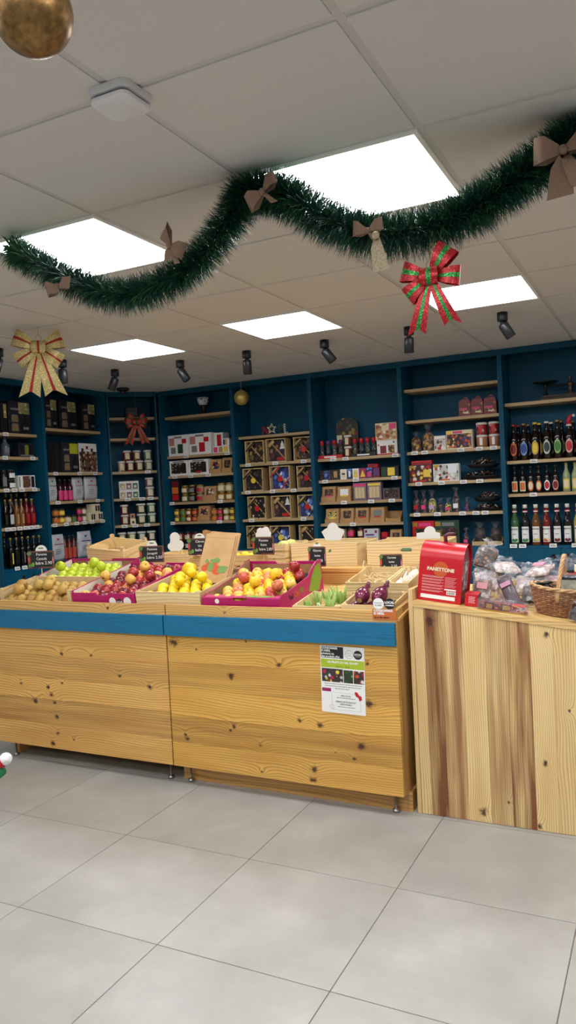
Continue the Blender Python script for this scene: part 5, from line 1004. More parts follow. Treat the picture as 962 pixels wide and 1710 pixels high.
def garlic(p, rot, lb):
    t = thing('garlic_bulb', lb, 'garlic', p, rot, 'garlic bulbs'); mb = MB(); n = 16; pf = [(0, -.024), (.014, -.023), (.026, -.012), (.028, .002), (.020, .018), (.008, .030), (.005, .038)]
    vs = []; fs = []
    for j in range(n):
        a = 2*PI*j/n
        for (rr_, z) in pf: q = rr_*(1+.07*math.cos(a*8)); vs.append((q*math.cos(a), q*math.sin(a), z))
    kk = len(pf)
    for j in range(n):
        for i in range(kk-1): fs.append((j*kk+i, ((j+1) % n)*kk+i, ((j+1) % n)*kk+i+1, j*kk+i+1))
    obj('bulb', cached('garlic', lambda: MB().add(vs, fs, 0, True).mesh('bulb', M_garlic)), t); obj('stalk', cached('gstalk', lambda: MB().tube([(0, 0, .034), (.004, 0, .05), (.014, .002, .066)], [.005, .004, .003], 6).mesh('stalk', M_gtwig)), t)
for h, s_l in ((.034, (.300, .359, .418, .477, .528)), (.086, (.330, .389, .448, .503))):
    for q, s in enumerate(s_l): garlic(slope(-1.127+(.008 if q % 2 else -.008), s, h), (R.uniform(-.3, .3), R.uniform(-.3, .3), R.uniform(0, 6)), 'white garlic bulb in the crate beside the panettone box')
# dark slate cards lying in the produce
for q, (x, s, h, rz, lb) in enumerate(((-1.255, .262, .060, .25, 'grey slate card leaning on the front of the carrot crate'), (-1.125, .255, .062, -.1, 'grey slate card leaning on the front of the garlic crate'))):
    t = thing('slate_card', lb, 'price card', slope(x, s-.006, .012), (SL-.25, 0, rz*.4), 'slate cards'); MB().box(-.05, .05, -.002, 0, 0, .062).build('slate', mat('grey_slate', (70, 78, 84), .7), t)
    for z in (.016, .027, .038, .049): MB().box(-.042, R.uniform(.015, .042), -.0026, -.002, z, z+.0045).build('chalk_line', mat('chalk', (176, 182, 184), .9), t)
    mb = MB(); mb.lathe([(0, .0), (.03, 0), (.03, .0015), (0, .0015)], 20, sy=.5); mb.build('white_disc_top', M_paper, t, loc=(0, -.001, .0615), rot=(PI/2, 0, 0))
# chalk price signs on stakes
M_chalk = mat('chalk_white', (226, 226, 222), .9); M_slate = mat('blackboard', (22, 24, 26), .6); M_signb = mat('sign_brown_edge', (110, 74, 52), .6); M_tom = mat('tomato_print', (206, 70, 46), .5); M_lf = mat('leaf_print_green', (96, 140, 60), .5); M_aub = mat('aubergine_print', (52, 30, 60), .4)
def chalk_sign(name_lab, base, top, w_, h_, rz, lines, tilt=0.0, disc_=True):
    t = thing('price_sign', name_lab, 'price sign', base, (0, 0, rz), 'chalk price signs'); z0 = top-h_
    MB().tube([(0, .004, 0), (0, .004, z0+.01)], .0022, 6).build('stake', M_gtwig, t)
    pl = [(-w_/2+.006, z0), (w_/2-.004, z0), (w_/2, z0+.006), (w_/2, z0+h_-.004), (w_/2-.006, z0+h_), (-w_/2+.004, z0+h_), (-w_/2, z0+h_-.006), (-w_/2, z0+.006)]
    MB().prism(pl, 0, .003).build('board', M_signb, t)
    MB().box(-w_*.40, w_*.44, -.0008, 0, z0+h_*.08, z0+h_*.92).build('blackboard', M_slate, t)
    for (u, v, rx_, rz_, m_) in ((-.44, .86, .10, .10, M_lf), (-.45, .52, .05, .16, M_tom), (-.38, .18, .12, .09, M_lf), (-.22, .06, .16, .06, M_aub), (.46, .45, .03, .2, M_pinkedge), (-.30, .24, .06, .12, M_pathw)):
        MB().prism([(u*w_+rx_*w_*math.cos(a)*.9, z0+v*h_+rz_*h_*math.sin(a)) for a in [2*PI*i/12 for i in range(12)]], -.0012-.0002*(m_ is M_pathw), -.0006).build('vegetable_print', m_, t)
    for q, (s, sz) in enumerate(lines): text(t, s, sz, M_chalk, (w_*.03+(.012 if q > 1 else 0), -.0016, z0+h_*(.80-.25*q)), bold=.0003)
    if disc_: MB().prism([(w_*.02+w_*.22*math.cos(a), z0+h_-.002+w_*.22*math.sin(a)) for a in [PI*i/14 for i in range(15)]], .0032, .005).build('round_card', M_paper, t); MB().box(-w_*.08, w_*.10, .0026, .0032, z0+h_+.012, z0+h_+.020).build('logo_print', M_lf, t)
    return t
chalk_sign('chalk sign for Canada apples at the far left', slope(-3.375, .325, .01), .258, .165, .105, .35, [('Pomme', .022), ('Canada', .022), ('Isère 2.90', .026)])
chalk_sign('chalk sign above the dark red apples', slope(-2.73, .556, .01), .228, .150, .098, .3, [('Pomme', .02), ('Jonagold', .018), ('Isère 2.50', .024)])
chalk_sign('chalk sign left of the paper bags', (-2.50, 3.80, .9992), .170, .142, .100, .28, [('Citron', .02), ('bio', .018), ('Italie 3.50', .022)])
sign4 = chalk_sign('chalk sign right of the paper bags', (-2.07, 3.80, .9992), .170, .142, .100, -.05, [('Pomme', .02), ('Reine', .018), ('Isère 2.80', .022)], disc_=False)
chalk_sign('smallest chalk sign before the handled crate', slope(-1.652, .530, .012), .215, .098, .105, .0, [('Oignon', .016), ('botte', .015), ('2.50', .02)])
chalk_sign('dark chalk sign lying at the back of the carrot crate', slope(-1.262, .568, .01), .165, .115, .085, .1, [('Carotte', .014), ('botte', .013), ('2.20', .018)], disc_=False)
def petal_card(lb, p, s, rz, lobes): # white scalloped card
    t = thing('shaped_card', lb, 'card', p, (0, 0, rz), 'white shaped cards'); MB().prism(lobes, 0, .003).build('card', M_paper, t)
    MB().tube([(0, .005, -.0), (0, .005, -.03)], .002, 6).build('stake', M_gtwig, t) if False else None
    return t
def blob(cx, cz, r, a0, a1, n=8): return [(cx+r*math.cos(a0+(a1-a0)*i/n), cz+r*math.sin(a0+(a1-a0)*i/n)) for i in range(n+1)]
petal_card('white crown-shaped card standing behind the handled crate', (-1.735, 4.03, 1.126-.0), 1, 0, [(-.045, 0), (.045, 0), (.072, .05), (.05, .066)] + blob(0, .068, .034, .15, PI-.15) + [(-.05, .066), (-.072, .05)])
petal_card('white cloud card behind the panettone box', (-1.165, 4.03, 1.126), 1, 0, [(-.075, 0), (.055, 0), (.055, .03), (.03, .036)] + blob(.0, .036, .032, .1, PI-.1) + [(-.03, .036), (-.075, .032)])
petal_card('white mitten-shaped card left of the second row signs', (-2.80, 3.98, 1.0788), 1, .2, [(-.035, 0), (.03, 0)] + blob(.028, .038, .03, -1.2, 1.6) + blob(.0, .085, .034, -.4, PI+.4) + blob(-.03, .03, .022, 1.8, 4.4))
cc = petal_card('white cloud card topping the sign right of the paper bags', (-2.07, 3.806, .9992+.168), 1, -.05, [(-.05, 0), (.05, 0), (.052, .025)] + blob(.018, .035, .024, 0, 2.0) + blob(-.018, .03, .024, 1.0, PI) + [(-.05, .02)])
for ch in list(cc.children): ch.parent = sign4; ch.location = (0, .006, .168); ch.name = 'cloud_card'
bpy.data.objects.remove(cc)
# crates on the rear tier
def flat(x, y, h=0.0): return Vector((x, y, .9990+h))
def handled_crate(lb, x0, x1, y0, y1, h):
    t = thing('wooden_crate', lb, 'crate', flat((x0+x1)/2, (y0+y1)/2), (0, 0, 0), 'wooden crates'); X, Y = (x1-x0)/2, (y1-y0)/2
    fr_ = [(-X, 0), (X, 0), (X, h), (-X, h)]
    hx, hz, hw, hh_ = X*.08, h*.66, .034, .010                                   # front board with a stadium hand hole
    hole = blob(hx+hw-hh_, hz, hh_, -PI/2, PI/2, 6) + blob(hx-hw+hh_, hz, hh_, PI/2, 1.5*PI, 6)
    for sy, nm in ((-1, 'front_board'), (1, 'back_board')):
        ya, yb2 = (-Y, -Y+.012) if sy < 0 else (Y-.012, Y)
        mb = MB(); mb.box(-X, hx-hw, ya, yb2, 0, h).box(hx+hw, X, ya, yb2, 0, h).box(hx-hw, hx+hw, ya, yb2, 0, hz-hh_).box(hx-hw, hx+hw, ya, yb2, hz+hh_, h)
        for sg_ in (-1, 1):
            for sv in (-1, 1):
                arc = [(hx+sg_*(hw-hh_)+sg_*hh_*math.sin(a), hz+sv*hh_*math.cos(a)) for a in [PI/2*i/5 for i in range(6)]]; mb.prism(arc+[(hx+sg_*hw, hz+sv*hh_)], ya, yb2)
        mb.build(nm, M_crate, t, tone=R.uniform(.2, .6), heart=.05)
    for sx in (-1, 1):
        a0, a1 = (-X, -X+.012) if sx < 0 else (X-.012, X); MB().box(a0, a1, -Y+.0121, Y-.0121, 0, h*.95).build('end_board', M_crate2, t, tone=-.2, heart=.1)
    MB().box(-X+.0122, X-.0122, -Y+.0122, Y-.0122, 0, .008).build('crate_floor', M_crate, t, tone=0., heart=0.)
    return t
handled_crate('pale wooden crate with hand hole behind the smallest chalk sign', -1.925, -1.528, 3.86, 4.20, .126)
handled_crate('pale wooden crate with hand hole left of the panettone box', -1.468, -1.065, 3.86, 4.20, .126)
M_dveg = noisy('dark_cabbage_leaf', [(.3, (26, 54, 26)), (.7, (70, 110, 50))], 12, .5, bump=.004)
def leafy(name, lb, grp, p, r, m_, seed, cat='vegetable', sq=.8):
    rn = random.Random(seed); t = thing(name, lb, cat, p, (0, 0, rn.uniform(0, 6)), grp); mb = MB()
    mb.sphere((0, 0, r*sq), r*.82, 14, 9, sz=sq)
    mb.build('heart', m_, t)
    for q in range(7):
        a = q*2*PI/7+rn.uniform(-.2, .2); vs = []; fs = []
        for i in range(5):
            for j in range(5):
                u = (j-2)/2*.75*(1-.12*i); v = i/4*2.0-.15; rad = r*(.86+.05*math.sin(j*2.3+i)+.04*q/7)
                vs.append((rad*math.sin(v)*math.cos(a+u), rad*math.sin(v)*math.sin(a+u), r*sq+rad*sq*-math.cos(v)))
        for i in range(4):
            for j in range(4): fs.append((i*5+j, i*5+j+1, i*5+j+6, i*5+j+5))
        MB().add(vs, fs, 0, True).build('outer_leaf', m_, t)
for q, (x, y) in enumerate(((-1.84, 3.97), (-1.70, 3.98), (-1.605, 4.06), (-1.40, 3.98), (-1.28, 4.0), (-1.14, 3.98))): leafy('green_cabbage', f'dark green cabbage in the {["left", "right"][q//3]} handled crate', 'dark cabbages', (x, y, 1.0075), .058, M_dveg, q)
# slatted crates and boxes further left on the tier
M_net = noisy('yellow_green_veg', [(.3, (160, 176, 60)), (.7, (220, 222, 130))], 16, .5)
t = wood_crate('slatted wooden crate of yellow-green vegetables right of the paper bags', -2.045, -1.935, 3.80, 4.12, .128, loc_fn=lambda x, y, h=0: flat(x, y, h), rot=(0, 0, 0), slats=3)
for q, (x, y, z) in enumerate(((-1.99, 3.87, .009), (-1.99, 3.96, .009), (-1.99, 4.05, .009), (-1.99, 3.90, .078), (-1.99, 3.99, .078))): leafy('pale_lettuce', 'pale yellow-green lettuce in the narrow slatted crate', 'pale lettuces', flat(x, y, z), .043, M_net, 20+q)
wood_crate('small slatted crate behind the dark red apples', -2.86, -2.60, 3.82, 4.12, .078, loc_fn=lambda x, y, h=0: flat(x, y, h), rot=(0, 0, 0), slats=2, extra_post=.0)
for q in range(3): leafy('green_cabbage', 'green lettuce in the small slatted crate behind the red apples', 'lettuces in the small crate', flat(-2.81+q*.08, 3.97, .009), .038, M_net, 30+q)
wood_crate('long slatted crate left of the paper bags', -2.575, -2.14, 3.84, 4.14, .066, loc_fn=lambda x, y, h=0: flat(x, y, h), rot=(0, 0, 0), slats=1)
for q in range(8): fruit('lemon', 'yellow lemon in the long crate behind the paper bags', 'lemons behind the paper bags', flat(-2.52+(q % 4)*.1, 3.93+(q//4)*.1, .009+.032), .0615, F_lem, (PI/2, 0, q*.7), 'lemon')
t = wood_crate('empty wooden crate tipped up behind the green apples', -.165, .165, -.12, .12, .085, loc_fn=lambda x, y, h=0: Vector((-3.25, 3.98, 1.052)), rot=(D2R(12), D2R(5), D2R(-6)), slats=1, extra_post=.02)
wood_crate('low wooden crate under the tipped crate', -3.40, -3.02, 3.86, 4.16, .018, loc_fn=lambda x, y, h=0: flat(x, y, h), rot=(0, 0, 0), slats=1)
# kraft paper bags with a vegetable print leaning over the lemons
t = thing('paper_bags', 'stack of kraft paper bags with vegetable print leaning over the lemons', 'paper bags', slope(-2.158, .292, .100), (D2R(-22), D2R(4), D2R(-2)))
M_bag = noisy('kraft_bag', [(.35, (194, 154, 104)), (.65, (208, 170, 120))], 9, .8, bump=.0008)
def bagpoly(w_, h_, tz): return [(-w_/2, 0), (w_/2, 0), (w_/2, h_), (w_/2-.004, h_+.002), (0, h_+.001), (-w_/2+.004, h_+tz), (-w_/2, h_)]
for q, (dx, y0, h_) in enumerate(((0, 0, .262), (.006, .009, .268), (.014, .018, .282))):
    o = MB().prism(bagpoly(.185, h_, .003), y0, y0+.0075).build('paper_bag', M_bag, t); o.location = (dx, 0, 0)
    if q < 2: MB().box(-.09, .09, y0-.0006, y0, h_-.018, h_-.0165).build('fold_line', M_kraftin, o)
M_car = mat('tomato_orange_print', (206, 92, 52), .7); M_lf2 = mat('soft_green_print', (120, 156, 90), .7)
vp = [(-.055, .075, .022, .018, M_car), (-.042, .095, .012, .020, M_car), (.022, .070, .030, .026, M_car), (.0, .088, .018, .030, M_car), (-.02, .083, .018, .026, M_lf2), (.055, .075, .030, .008, M_lf2), (.058, .088, .030, .007, M_lf2), (.05, .062, .026, .007, M_lf2), (-.008, .118, .024, .010, M_lf2), (.012, .122, .018, .014, M_lf2), (-.05, .112, .010, .012, M_lf2)]
for q, (x, z, rx_, rz_, m_) in enumerate(vp): MB().prism([(x+rx_*math.cos(a), z+rz_*math.sin(a)) for a in [2*PI*i/14 for i in range(14)]], -.0012-.0001*q, -.0002).build('vegetable_print', m_, t)

t = thing('cardboard_box', 'open brown cardboard box standing behind the paper bags', 'box', flat(-2.70, 4.20), (0, 0, .1))
for x0, x1, y0, y1, h_ in ((-.055, .055, -.05, -.047, .10), (-.055, .055, .047, .05, .10), (-.055, -.052, -.047, .047, .10), (.052, .055, -.047, .047, .10)): MB().box(x0, x1, y0, y1, 0, h_).build('box_wall', M_kraft, t)
MB().box(-.052, .052, -.047, .047, 0, .003).build('box_floor', M_kraftin, t); MB().prism([(-.055, .10), (.055, .10), (.055, .17), (-.03, .195), (-.055, .19)], .047, .05).build('raised_flap', M_kraft, t)
# ------------------------------------------------------------------ goods on the sloping right counter
def settle(t):                       # lift a thing until its lowest point just touches the sloping top
    M = Matrix.Translation(t.location) @ t.rotation_euler.to_matrix().to_4x4(); low = 9.0
    for c in t.children:
        Mc = M @ Matrix.Translation(c.location)
        for v in c.data.vertices: p = Mc @ v.co; low = min(low, p.z-rtop(p.x))
    t.location.z += .0008-low; return t
def rc_at(x, y, up=0.0): return Vector((x, y, rtop(x)+.0008+up))
M_prd = mat('panettone_red', (186, 16, 30), .32); M_prd2 = mat('panettone_dark_red', (120, 10, 24), .4)
t = thing('panettone_box', 'red panettone carton with curved top on the counter corner', 'box', rc_at(-.903, 3.205), (0, RSL, .01)); W2, DP = .095, .165
prof = [(0, 0), (0, .185)] + [(.0825-.0825*math.cos(a), .185+.068*math.sin(a)) for a in [PI/2*i/8 for i in range(1, 9)]]
back = [(DP-y, z) for y, z in prof[::-1]]
shell = MB(); thk = .003
for a, b_ in zip(prof[:-1], prof[1:]): shell.add([(-W2, a[0], a[1]), (W2, a[0], a[1]), (W2, b_[0], b_[1]), (-W2, b_[0], b_[1])], [(0, 1, 2, 3)], 0, True)
shell.build('front_panel', M_prd, t); shell = MB()
for a, b_ in zip(back[:-1], back[1:]): shell.add([(-W2, a[0], a[1]), (W2, a[0], a[1]), (W2, b_[0], b_[1]), (-W2, b_[0], b_[1])], [(0, 1, 2, 3)], 0, True)
shell.build('back_panel', M_prd, t)
MB().box(-W2, W2, .001, DP-.001, 0, .003).build('carton_floor', M_prd, t)
for sx in (-1, 1):
    xw = sx*(W2-.012)
    MB().box(min(xw, xw+sx*.002), max(xw, xw+sx*.002), .004, DP-.004, .003, .05).build('side_lower', M_prd2, t)
    MB().box(min(xw, xw+sx*.0015), max(xw, xw+sx*.0015), .004, DP-.004, .05, .175).build('side_window', cellophane('window_film', .3), t)
    MB().prism([(.004, .175), (DP-.004, .175), (DP-.012, .20), (DP*.72, .232), (DP*.5, .242), (DP*.28, .232), (.012, .20)], min(xw, xw+sx*.002), max(xw, xw+sx*.002), 'x').build('side_flap', M_prd2, t)
MB().lathe([(.062, .006), (.066, .06), (.066, .11), (.074, .14), (.06, .168), (0, .178)], 20, (0, DP/2, 0)).build('cake_in_paper', noisy('cake_wrapper', [(.3, (150, 100, 60)), (.7, (200, 170, 130))], 12, .6), t)
MB().tube([(-.006, DP/2, .250), (-.012, DP/2, .278), (.004, DP/2, .288), (.03, DP/2, .292)], [.008, .009, .009, .006], 8).build('ribbon_handle', mat('maroon_ribbon', (92, 40, 52), .4), t)
M_pt = mat('pale_pink_print', (222, 150, 150), .5)
mb = MB(); disc(mb, 0, .142, .033, -.0012); mb.build('gold_emblem', mat('copper_print', (196, 88, 40), .4), t)
text(t, 'PANETTONE', .0205, M_cream, (0, -.0022, .140), bold=.0009)
for q in range(6):
    z = .108-q*.0125; mb = MB(); mb.box(-.078, .016, -.0012, 0, z, z+.0022).box(-.078, .010-.004*(q % 3), -.0012, 0, z-.0042, z-.002); mb.build('small_print', M_pt, t)
mb = MB()
for q in range(8): mb.box(.022, .072-.006*(q % 3), -.0012, 0, .108-q*.0058, .1098-q*.0058)
mb.build('small_print', M_pt, t)
MB().box(-.080, .070, -.0012, 0, .012, .028).build('white_strip', M_paper, t); MB().box(.032, .072, -.0012, 0, .036, .050).build('barcode_panel', M_paper, t); MB().box(.022, .072, -.0012, 0, .054, .060).build('white_strip', M_paper, t)
mb = MB()
for q in range(11): mb.box(.035+q*.0031, .035+q*.0031+(.0012 if q % 3 else .002), -.0016, -.0012, .038, .048)
mb.build('barcode', M_dark, t); settle(t)
# small red carton lying beside it
t = thing('red_carton', 'small red and black carton lying right of the panettone box', 'box', rc_at(-.764, 3.205), (0, RSL, .10)); MB().cbox(-.027, .027, 0, .09, 0, .052, .001).build('carton_body', M_red, t); MB().box(.0272, .0284, .0, .09, .001, .051).build('black_side', M_dark, t)
mb = MB()
for q in range(5): mb.box(-.012, .016-.003*(q % 2), -.0008, 0, .014+q*.006, .0172+q*.006)
mb.build('small_print', M_pt, t); settle(t)
# long gift set under clear lid
t = thing('gift_set', 'long clear-lidded gift set of red tins at the counter front', 'gift set', rc_at(-.632, 3.175), (0, RSL, .06))
MB().box(-.098, .098, 0, .06, 0, .004).build('gold_base', M_gold, t)
pt_ = pieces('tapestry_tin_print', [(150, 20, 30), (60, 24, 34), (206, 130, 60), (90, 50, 90), (190, 40, 50)], 70, .35, (70, 16, 24), 0)
for q, (x0, x1, m_) in enumerate(((-.095, -.069, M_dred), (-.067, -.036, pt_), (-.034, -.003, M_dred), (-.001, .034, pt_), (.036, .093, M_red))):
    tn = MB().cbox(x0, x1, .004, .054, .0042, .034, .002).build('tin', m_, t); MB().box(x0+.004, x1-.004, .0032, .004, .010, .028).build('tin_print', pt_ if m_ is not pt_ else M_gold, tn)
MB().tube([(.04+.045*math.sin(a), .0018, .006+.026*math.cos(a)) for a in [PI/2*i/8 for i in range(9)]], .0022, 6).build('gold_arc', M_gold, t)
MB().box(-.099, .099, -.001, .061, .0045, .044).build('clear_lid', M_cello, t); settle(t)
# film-wrapped bags heaped behind
def heap_bag(lb, p, rot, w_, h_, d, content, seed, lab=None, film=M_cello2, fillv=.7, cat='bag', labm=None, settle_=True):
    t = thing('film_bag', lb, cat, p, rot, 'film-wrapped bags on the right counter')
    soft_bag(MB(), w_*.94, d*.92, h_*fillv, seed=seed, puff=.95).build('contents', content, t)
    r = random.Random(seed); vs = []; fs = []; n = 26; rows = [(1.0, 0), (1.03, .3), (1.02, .55), (.80, .72), (.34, .80), (.5, .88), (1.0, 1.0)]
    for i, (q, z) in enumerate(rows):
        for j in range(n):
            a = 2*PI*j/n; pl = 1+(.15 if i > 2 else .04)*math.cos(a*5+i*1.3)+r.uniform(-.07, .07)
            vs.append((w_/2*q*pl*math.cos(a), (d/2+.004)*(q if i < 6 else .5)*pl*math.sin(a), z*h_+r.uniform(-.008, .008)*(i > 0)))
    for i in range(len(rows)-1):
        for j in range(n): fs.append((i*n+j, i*n+(j+1) % n, (i+1)*n+(j+1) % n, (i+1)*n+j))
    MB().add(vs, fs, 0, True).build('clear_film', film, t)
    if lab: MB().box(-w_*.26, w_*.26, -d/2-.006, -d/2-.004, h_*lab[0], h_*lab[1]).build('paper_label', labm or M_pink, t)
    if settle_: settle(t)
    return t
P_gran = pieces('praline_nuts', [(120, 76, 40), (90, 54, 28), (150, 104, 60), (70, 44, 26)], 60, .4, (50, 30, 18), .004); P_white = pieces('nougat_cubes', [(226, 216, 206), (210, 190, 186), (236, 230, 222), (190, 160, 150)], 40, .5, (180, 160, 150), .003); P_brown = pieces('cocoa_sticks', [(150, 104, 84), (176, 136, 116), (120, 80, 66)], 50, .5, (110, 76, 60)); P_pasta = pieces('golden_crisps', [(206, 156, 74), (226, 184, 100), (184, 130, 54)], 36, .45, (130, 88, 36), .006)
heap_bag('bag of brown praline nuts leaning above the red carton', rc_at(-.775, 3.53, .125), (-.30, .35, .25), .10, .135, .06, P_gran, 3, fillv=.75, settle_=False)
heap_bag('bag of rosy cocoa sticks with pink print behind the red carton', rc_at(-.752, 3.340), (-.5, .15, .1), .085, .13, .05, P_brown, 4, lab=(.28, .5), labm=mat('rosy_dots', (214, 150, 156), .6))
heap_bag('bag of golden crisps in the middle of the film heap', rc_at(-.655, 3.335), (-.45, .25, .15), .085, .15, .055, P_pasta, 5, fillv=.72)
t = thing('label_pouch', 'slanted brown pouch with pink label right of the golden crisps', 'pouch', rc_at(-.592, 3.285, .012), (-.5, -.45, .1), 'film-wrapped bags on the right counter'); soft_bag(MB(), .06, .03, .15, seed=8).build('pouch_body', mat('plum_film', (84, 70, 76), .3), t); MB().box(-.022, .022, -.0185, -.016, .095, .115).build('paper_label', mat('dusty_pink_label', (200, 140, 170), .6), t)
heap_bag('bag of dark sachets left of the wicker basket', rc_at(-.555, 3.375), (-.6, -.2, -.2), .06, .125, .04, P_dark, 9)
heap_bag('crumpled bag of pale nougat, back of the film heap', rc_at(-.735, 3.47, .002), (-.85, -.1, .25), .13, .200, .07, P_white, 10, fillv=.6)
heap_bag('crumpled bag of white sweets in the middle of the heap back', rc_at(-.595, 3.47, .002), (-.95, .05, -.05), .12, .200, .07, P_white, 11, fillv=.62)
heap_bag('bag of pale pink sweets nearest the basket handle', rc_at(-.48, 3.50, .002), (-.7, .15, .15), .11, .185, .06, pieces('pink_white_sweets', [(224, 200, 206), (236, 226, 228), (206, 160, 174)], 44, .45, (190, 150, 160), .003), 12)
t = thing('red_packet', 'red packet standing behind the wicker basket', 'packet', rc_at(-.425, 3.455), (-.1, .2, .2)); MB().cbox(-.03, .03, 0, .04, 0, .16, .004).build('carton_body', M_red, t); MB().box(-.02, .02, -.001, 0, .11, .125).build('pale_label', M_pinkedge, t); settle(t)
# wicker basket with an arched handle
bc = rc_at(-.425, 3.315); t = thing('wicker_basket', 'small brown wicker basket with arched handle at the right edge', 'basket', bc, (0, RSL, 0)); M_wick = noisy('wicker', [(.3, (128, 84, 56)), (.7, (168, 120, 82))], 40, .55); M_wickl = noisy('pale_wicker', [(.3, (176, 134, 90)), (.7, (206, 166, 118))], 40, .5)
BH = .112
def brad(z): f = z/BH; return .082+.036*math.sin(f*PI*.42)
mb = MB(); NST = 30
for q in range(13):
    z = .006+q*(BH-.012)/12; pts = []
    for j in range(NST*3):
        a = 2*PI*j/(NST*3); rd = brad(z)+.0038*math.cos(NST/2*a+PI*(q % 2)); pts.append((rd*math.cos(a), rd*math.sin(a)*.88, z))
    mb.tube(pts, .0041, 5, closed=True)
mb.build('woven_side', M_wick, t); mb = MB()
for j in range(NST):
    a = 2*PI*j/NST; mb.tube([(brad(z)*math.cos(a), brad(z)*.88*math.sin(a), z) for z in (0, BH*.35, BH*.7, BH)], .0024, 5)
mb.build('stakes', M_wickl, t); MB().lathe([(0, .001), (.084, .001), (.084, .006), (0, .006)], 28, sy=.88).build('woven_base', M_wick, t)
mb = MB()
for ph in (0, PI):
    mb.tube([((brad(BH)+.003+.004*math.cos(9*a+ph))*math.cos(a), (brad(BH)+.003+.004*math.cos(9*a+ph))*.88*math.sin(a), BH+.002+.004*math.sin(9*a+ph)) for a in [2*PI*j/90 for j in range(90)]], .0052, 6, closed=True)
mb.build('rolled_rim', M_wickl, t); mb = MB()
for ph in (0, 2*PI/3, 4*PI/3):
    pts = []
    for j in range(41):
        f = j/40; a = PI*f; yy = -(brad(BH)*.88)*math.cos(a); zz = BH-.05+.185*math.sin(a)**.8; pts.append((.0045*math.cos(f*40+ph), yy+.0045*math.sin(f*40+ph)*math.sin(a), zz))
    mb.tube(pts, .0052, 6)
mb.build('arched_handle', M_wickl, t); settle(t); bc = t.location.copy()
rb_bag = heap_bag('dark-ribboned little bag in the wicker basket, left of the handle', bc+Vector((-.045, -.012, .026)), (.05, -.1, .2), .068, .13, .055, mat('olive_brown_jar', (110, 96, 70), .2), 21, film=M_cello, fillv=.75, settle_=False)
mb = MB()
for a in (.3, 2.8, -.5, 3.6): mb.tube([(0, 0, 0), (.02*math.cos(a), -.006, .02*math.sin(a)), (.036*math.cos(a), .0, .03*math.sin(a)-.004)], [.004, .008, .003], 6)
mb.build('ribbon_bow', M_ribk, rb_bag, loc=(0, -.022, .105))
t = thing('wrapped_tin', 'grey tin wrapped in gathered film in the basket, right of the handle', 'tin', bc+Vector((.048, -.008, .012)), (0, .03, .1)); MB().cbox(-.036, .036, -.03, .03, 0, .135, .003).build('tin_body', noisy('silver_scroll_print', [(.35, (130, 128, 112)), (.65, (184, 182, 164))], 30, .35), t); MB().cbox(-.0375, .0375, -.0315, .0315, .1352, .148, .003).build('tin_lid', mat('dark_tin_lid', (70, 72, 74), .3, metal=.7), t)
mb = MB(); r_ = random.Random(4); vs = []; fs = []; n = 22
for i, (q, z) in enumerate(((.040, .146), (.010, .162), (.012, .172), (.034, .205), (.05, .232))):
    for j in range(n): a = 2*PI*j/n; pl = 1+(.22*math.cos(6*a) if i > 2 else 0); vs.append((q*pl*math.cos(a), q*pl*math.sin(a)*(.6 if i > 2 else 1), z+r_.uniform(-.008, .008)*(i > 2)))
for i in range(4):
    for j in range(n): fs.append((i*n+j, i*n+(j+1) % n, (i+1)*n+(j+1) % n, (i+1)*n+j))
mb.add(vs, fs, 0, True).build('film_fan', M_cello, t); MB().lathe([(.013, .162), (.016, .167), (.013, .172)], 12, cap=False).build('tie', M_ribk, t)
heap_bag('dark purple-brown bag lying at the bottom right edge', rc_at(-.335, 3.175), (-.2, .2, -.3), .08, .075, .05, mat('dark_plum', (44, 24, 30), .3), 30, film=M_cello, fillv=.85)
heap_bag('pale yellow bag behind the basket at the right edge', rc_at(-.335, 3.60), (0, 0, 0), .12, .20, .08, noisy('cream_paper_bag', [(.3, (226, 214, 160)), (.7, (238, 228, 184))], 10, .6), 31, film=M_cello, fillv=.9)

# ------------------------------------------------------------------ ceiling: spots, access point, garland, baubles, bows
M_spot = mat('spot_black', (24, 27, 34), .4)
spots = [(-3.906, 3.677, (-.55, 0, .3), 'leftmost black ceiling spot cut by the picture edge'), (-3.896, 4.258, (.05, .02, 0), 'black ceiling spot pointing straight down beside the gold bow'), (-3.893, 4.842, (0, .42, .2), 'black ceiling spot tilted left near the corner'), (-3.283, 4.86, (0, -.55, .2), 'black ceiling spot left of the small gold bauble, tilted right'), (-2.705, 4.862, (.25, .12, 0), 'black ceiling spot above the small gold bauble'), (-2.096, 4.879, (.1, -.62, .3), 'black ceiling spot tilted right between bauble and red bow'), (-1.482, 4.85, (.2, .12, 0), 'black ceiling spot left of the red and green bow'), (-.88, 4.827, (.1, -.55, .3), 'rightmost black ceiling spot, right of the red bow')]
for (x, y, rt, lb) in spots:
    t = thing('ceiling_spot', lb, 'spotlight', (x, y, HC-.0005), (0, 0, 0), 'black ceiling spots')
    MB().lathe([(.032, 0), (.032, -.050), (.028, -.052), (0, -.052)], 20).build('mount', M_spot, t); MB().lathe([(.010, -.050), (.010, -.066)], 10).sphere((0, 0, -.068), .017, 12, 8).build('joint', M_spot, t)
    hd = MB().lathe([(0, .006), (.026, .004), (.031, -.004), (.032, -.095), (.029, -.097), (.027, -.092), (0, -.090)], 20).build('head', M_spot, t, loc=(0, 0, -.070), rot=rt)
    MB().lathe([(0, -.0915), (.024, -.0915), (.024, -.0935), (0, -.0935)], 16).build('lens', mat('spot_lens', (90, 96, 110), .1), hd)
t = thing('smoke_detector', 'dark round detector on the ceiling at the corner bay', 'detector', (-4.50, 5.70, HC-.0005)); MB().lathe([(.058, 0), (.058, -.018), (.045, -.026), (.0, -.026)], 24).build('base_ring', M_spot, t); MB().lathe([(.03, -.026), (.026, -.05), (0, -.056)], 18).build('sensor_dome', mat('dark_dome', (40, 42, 48), .2), t)
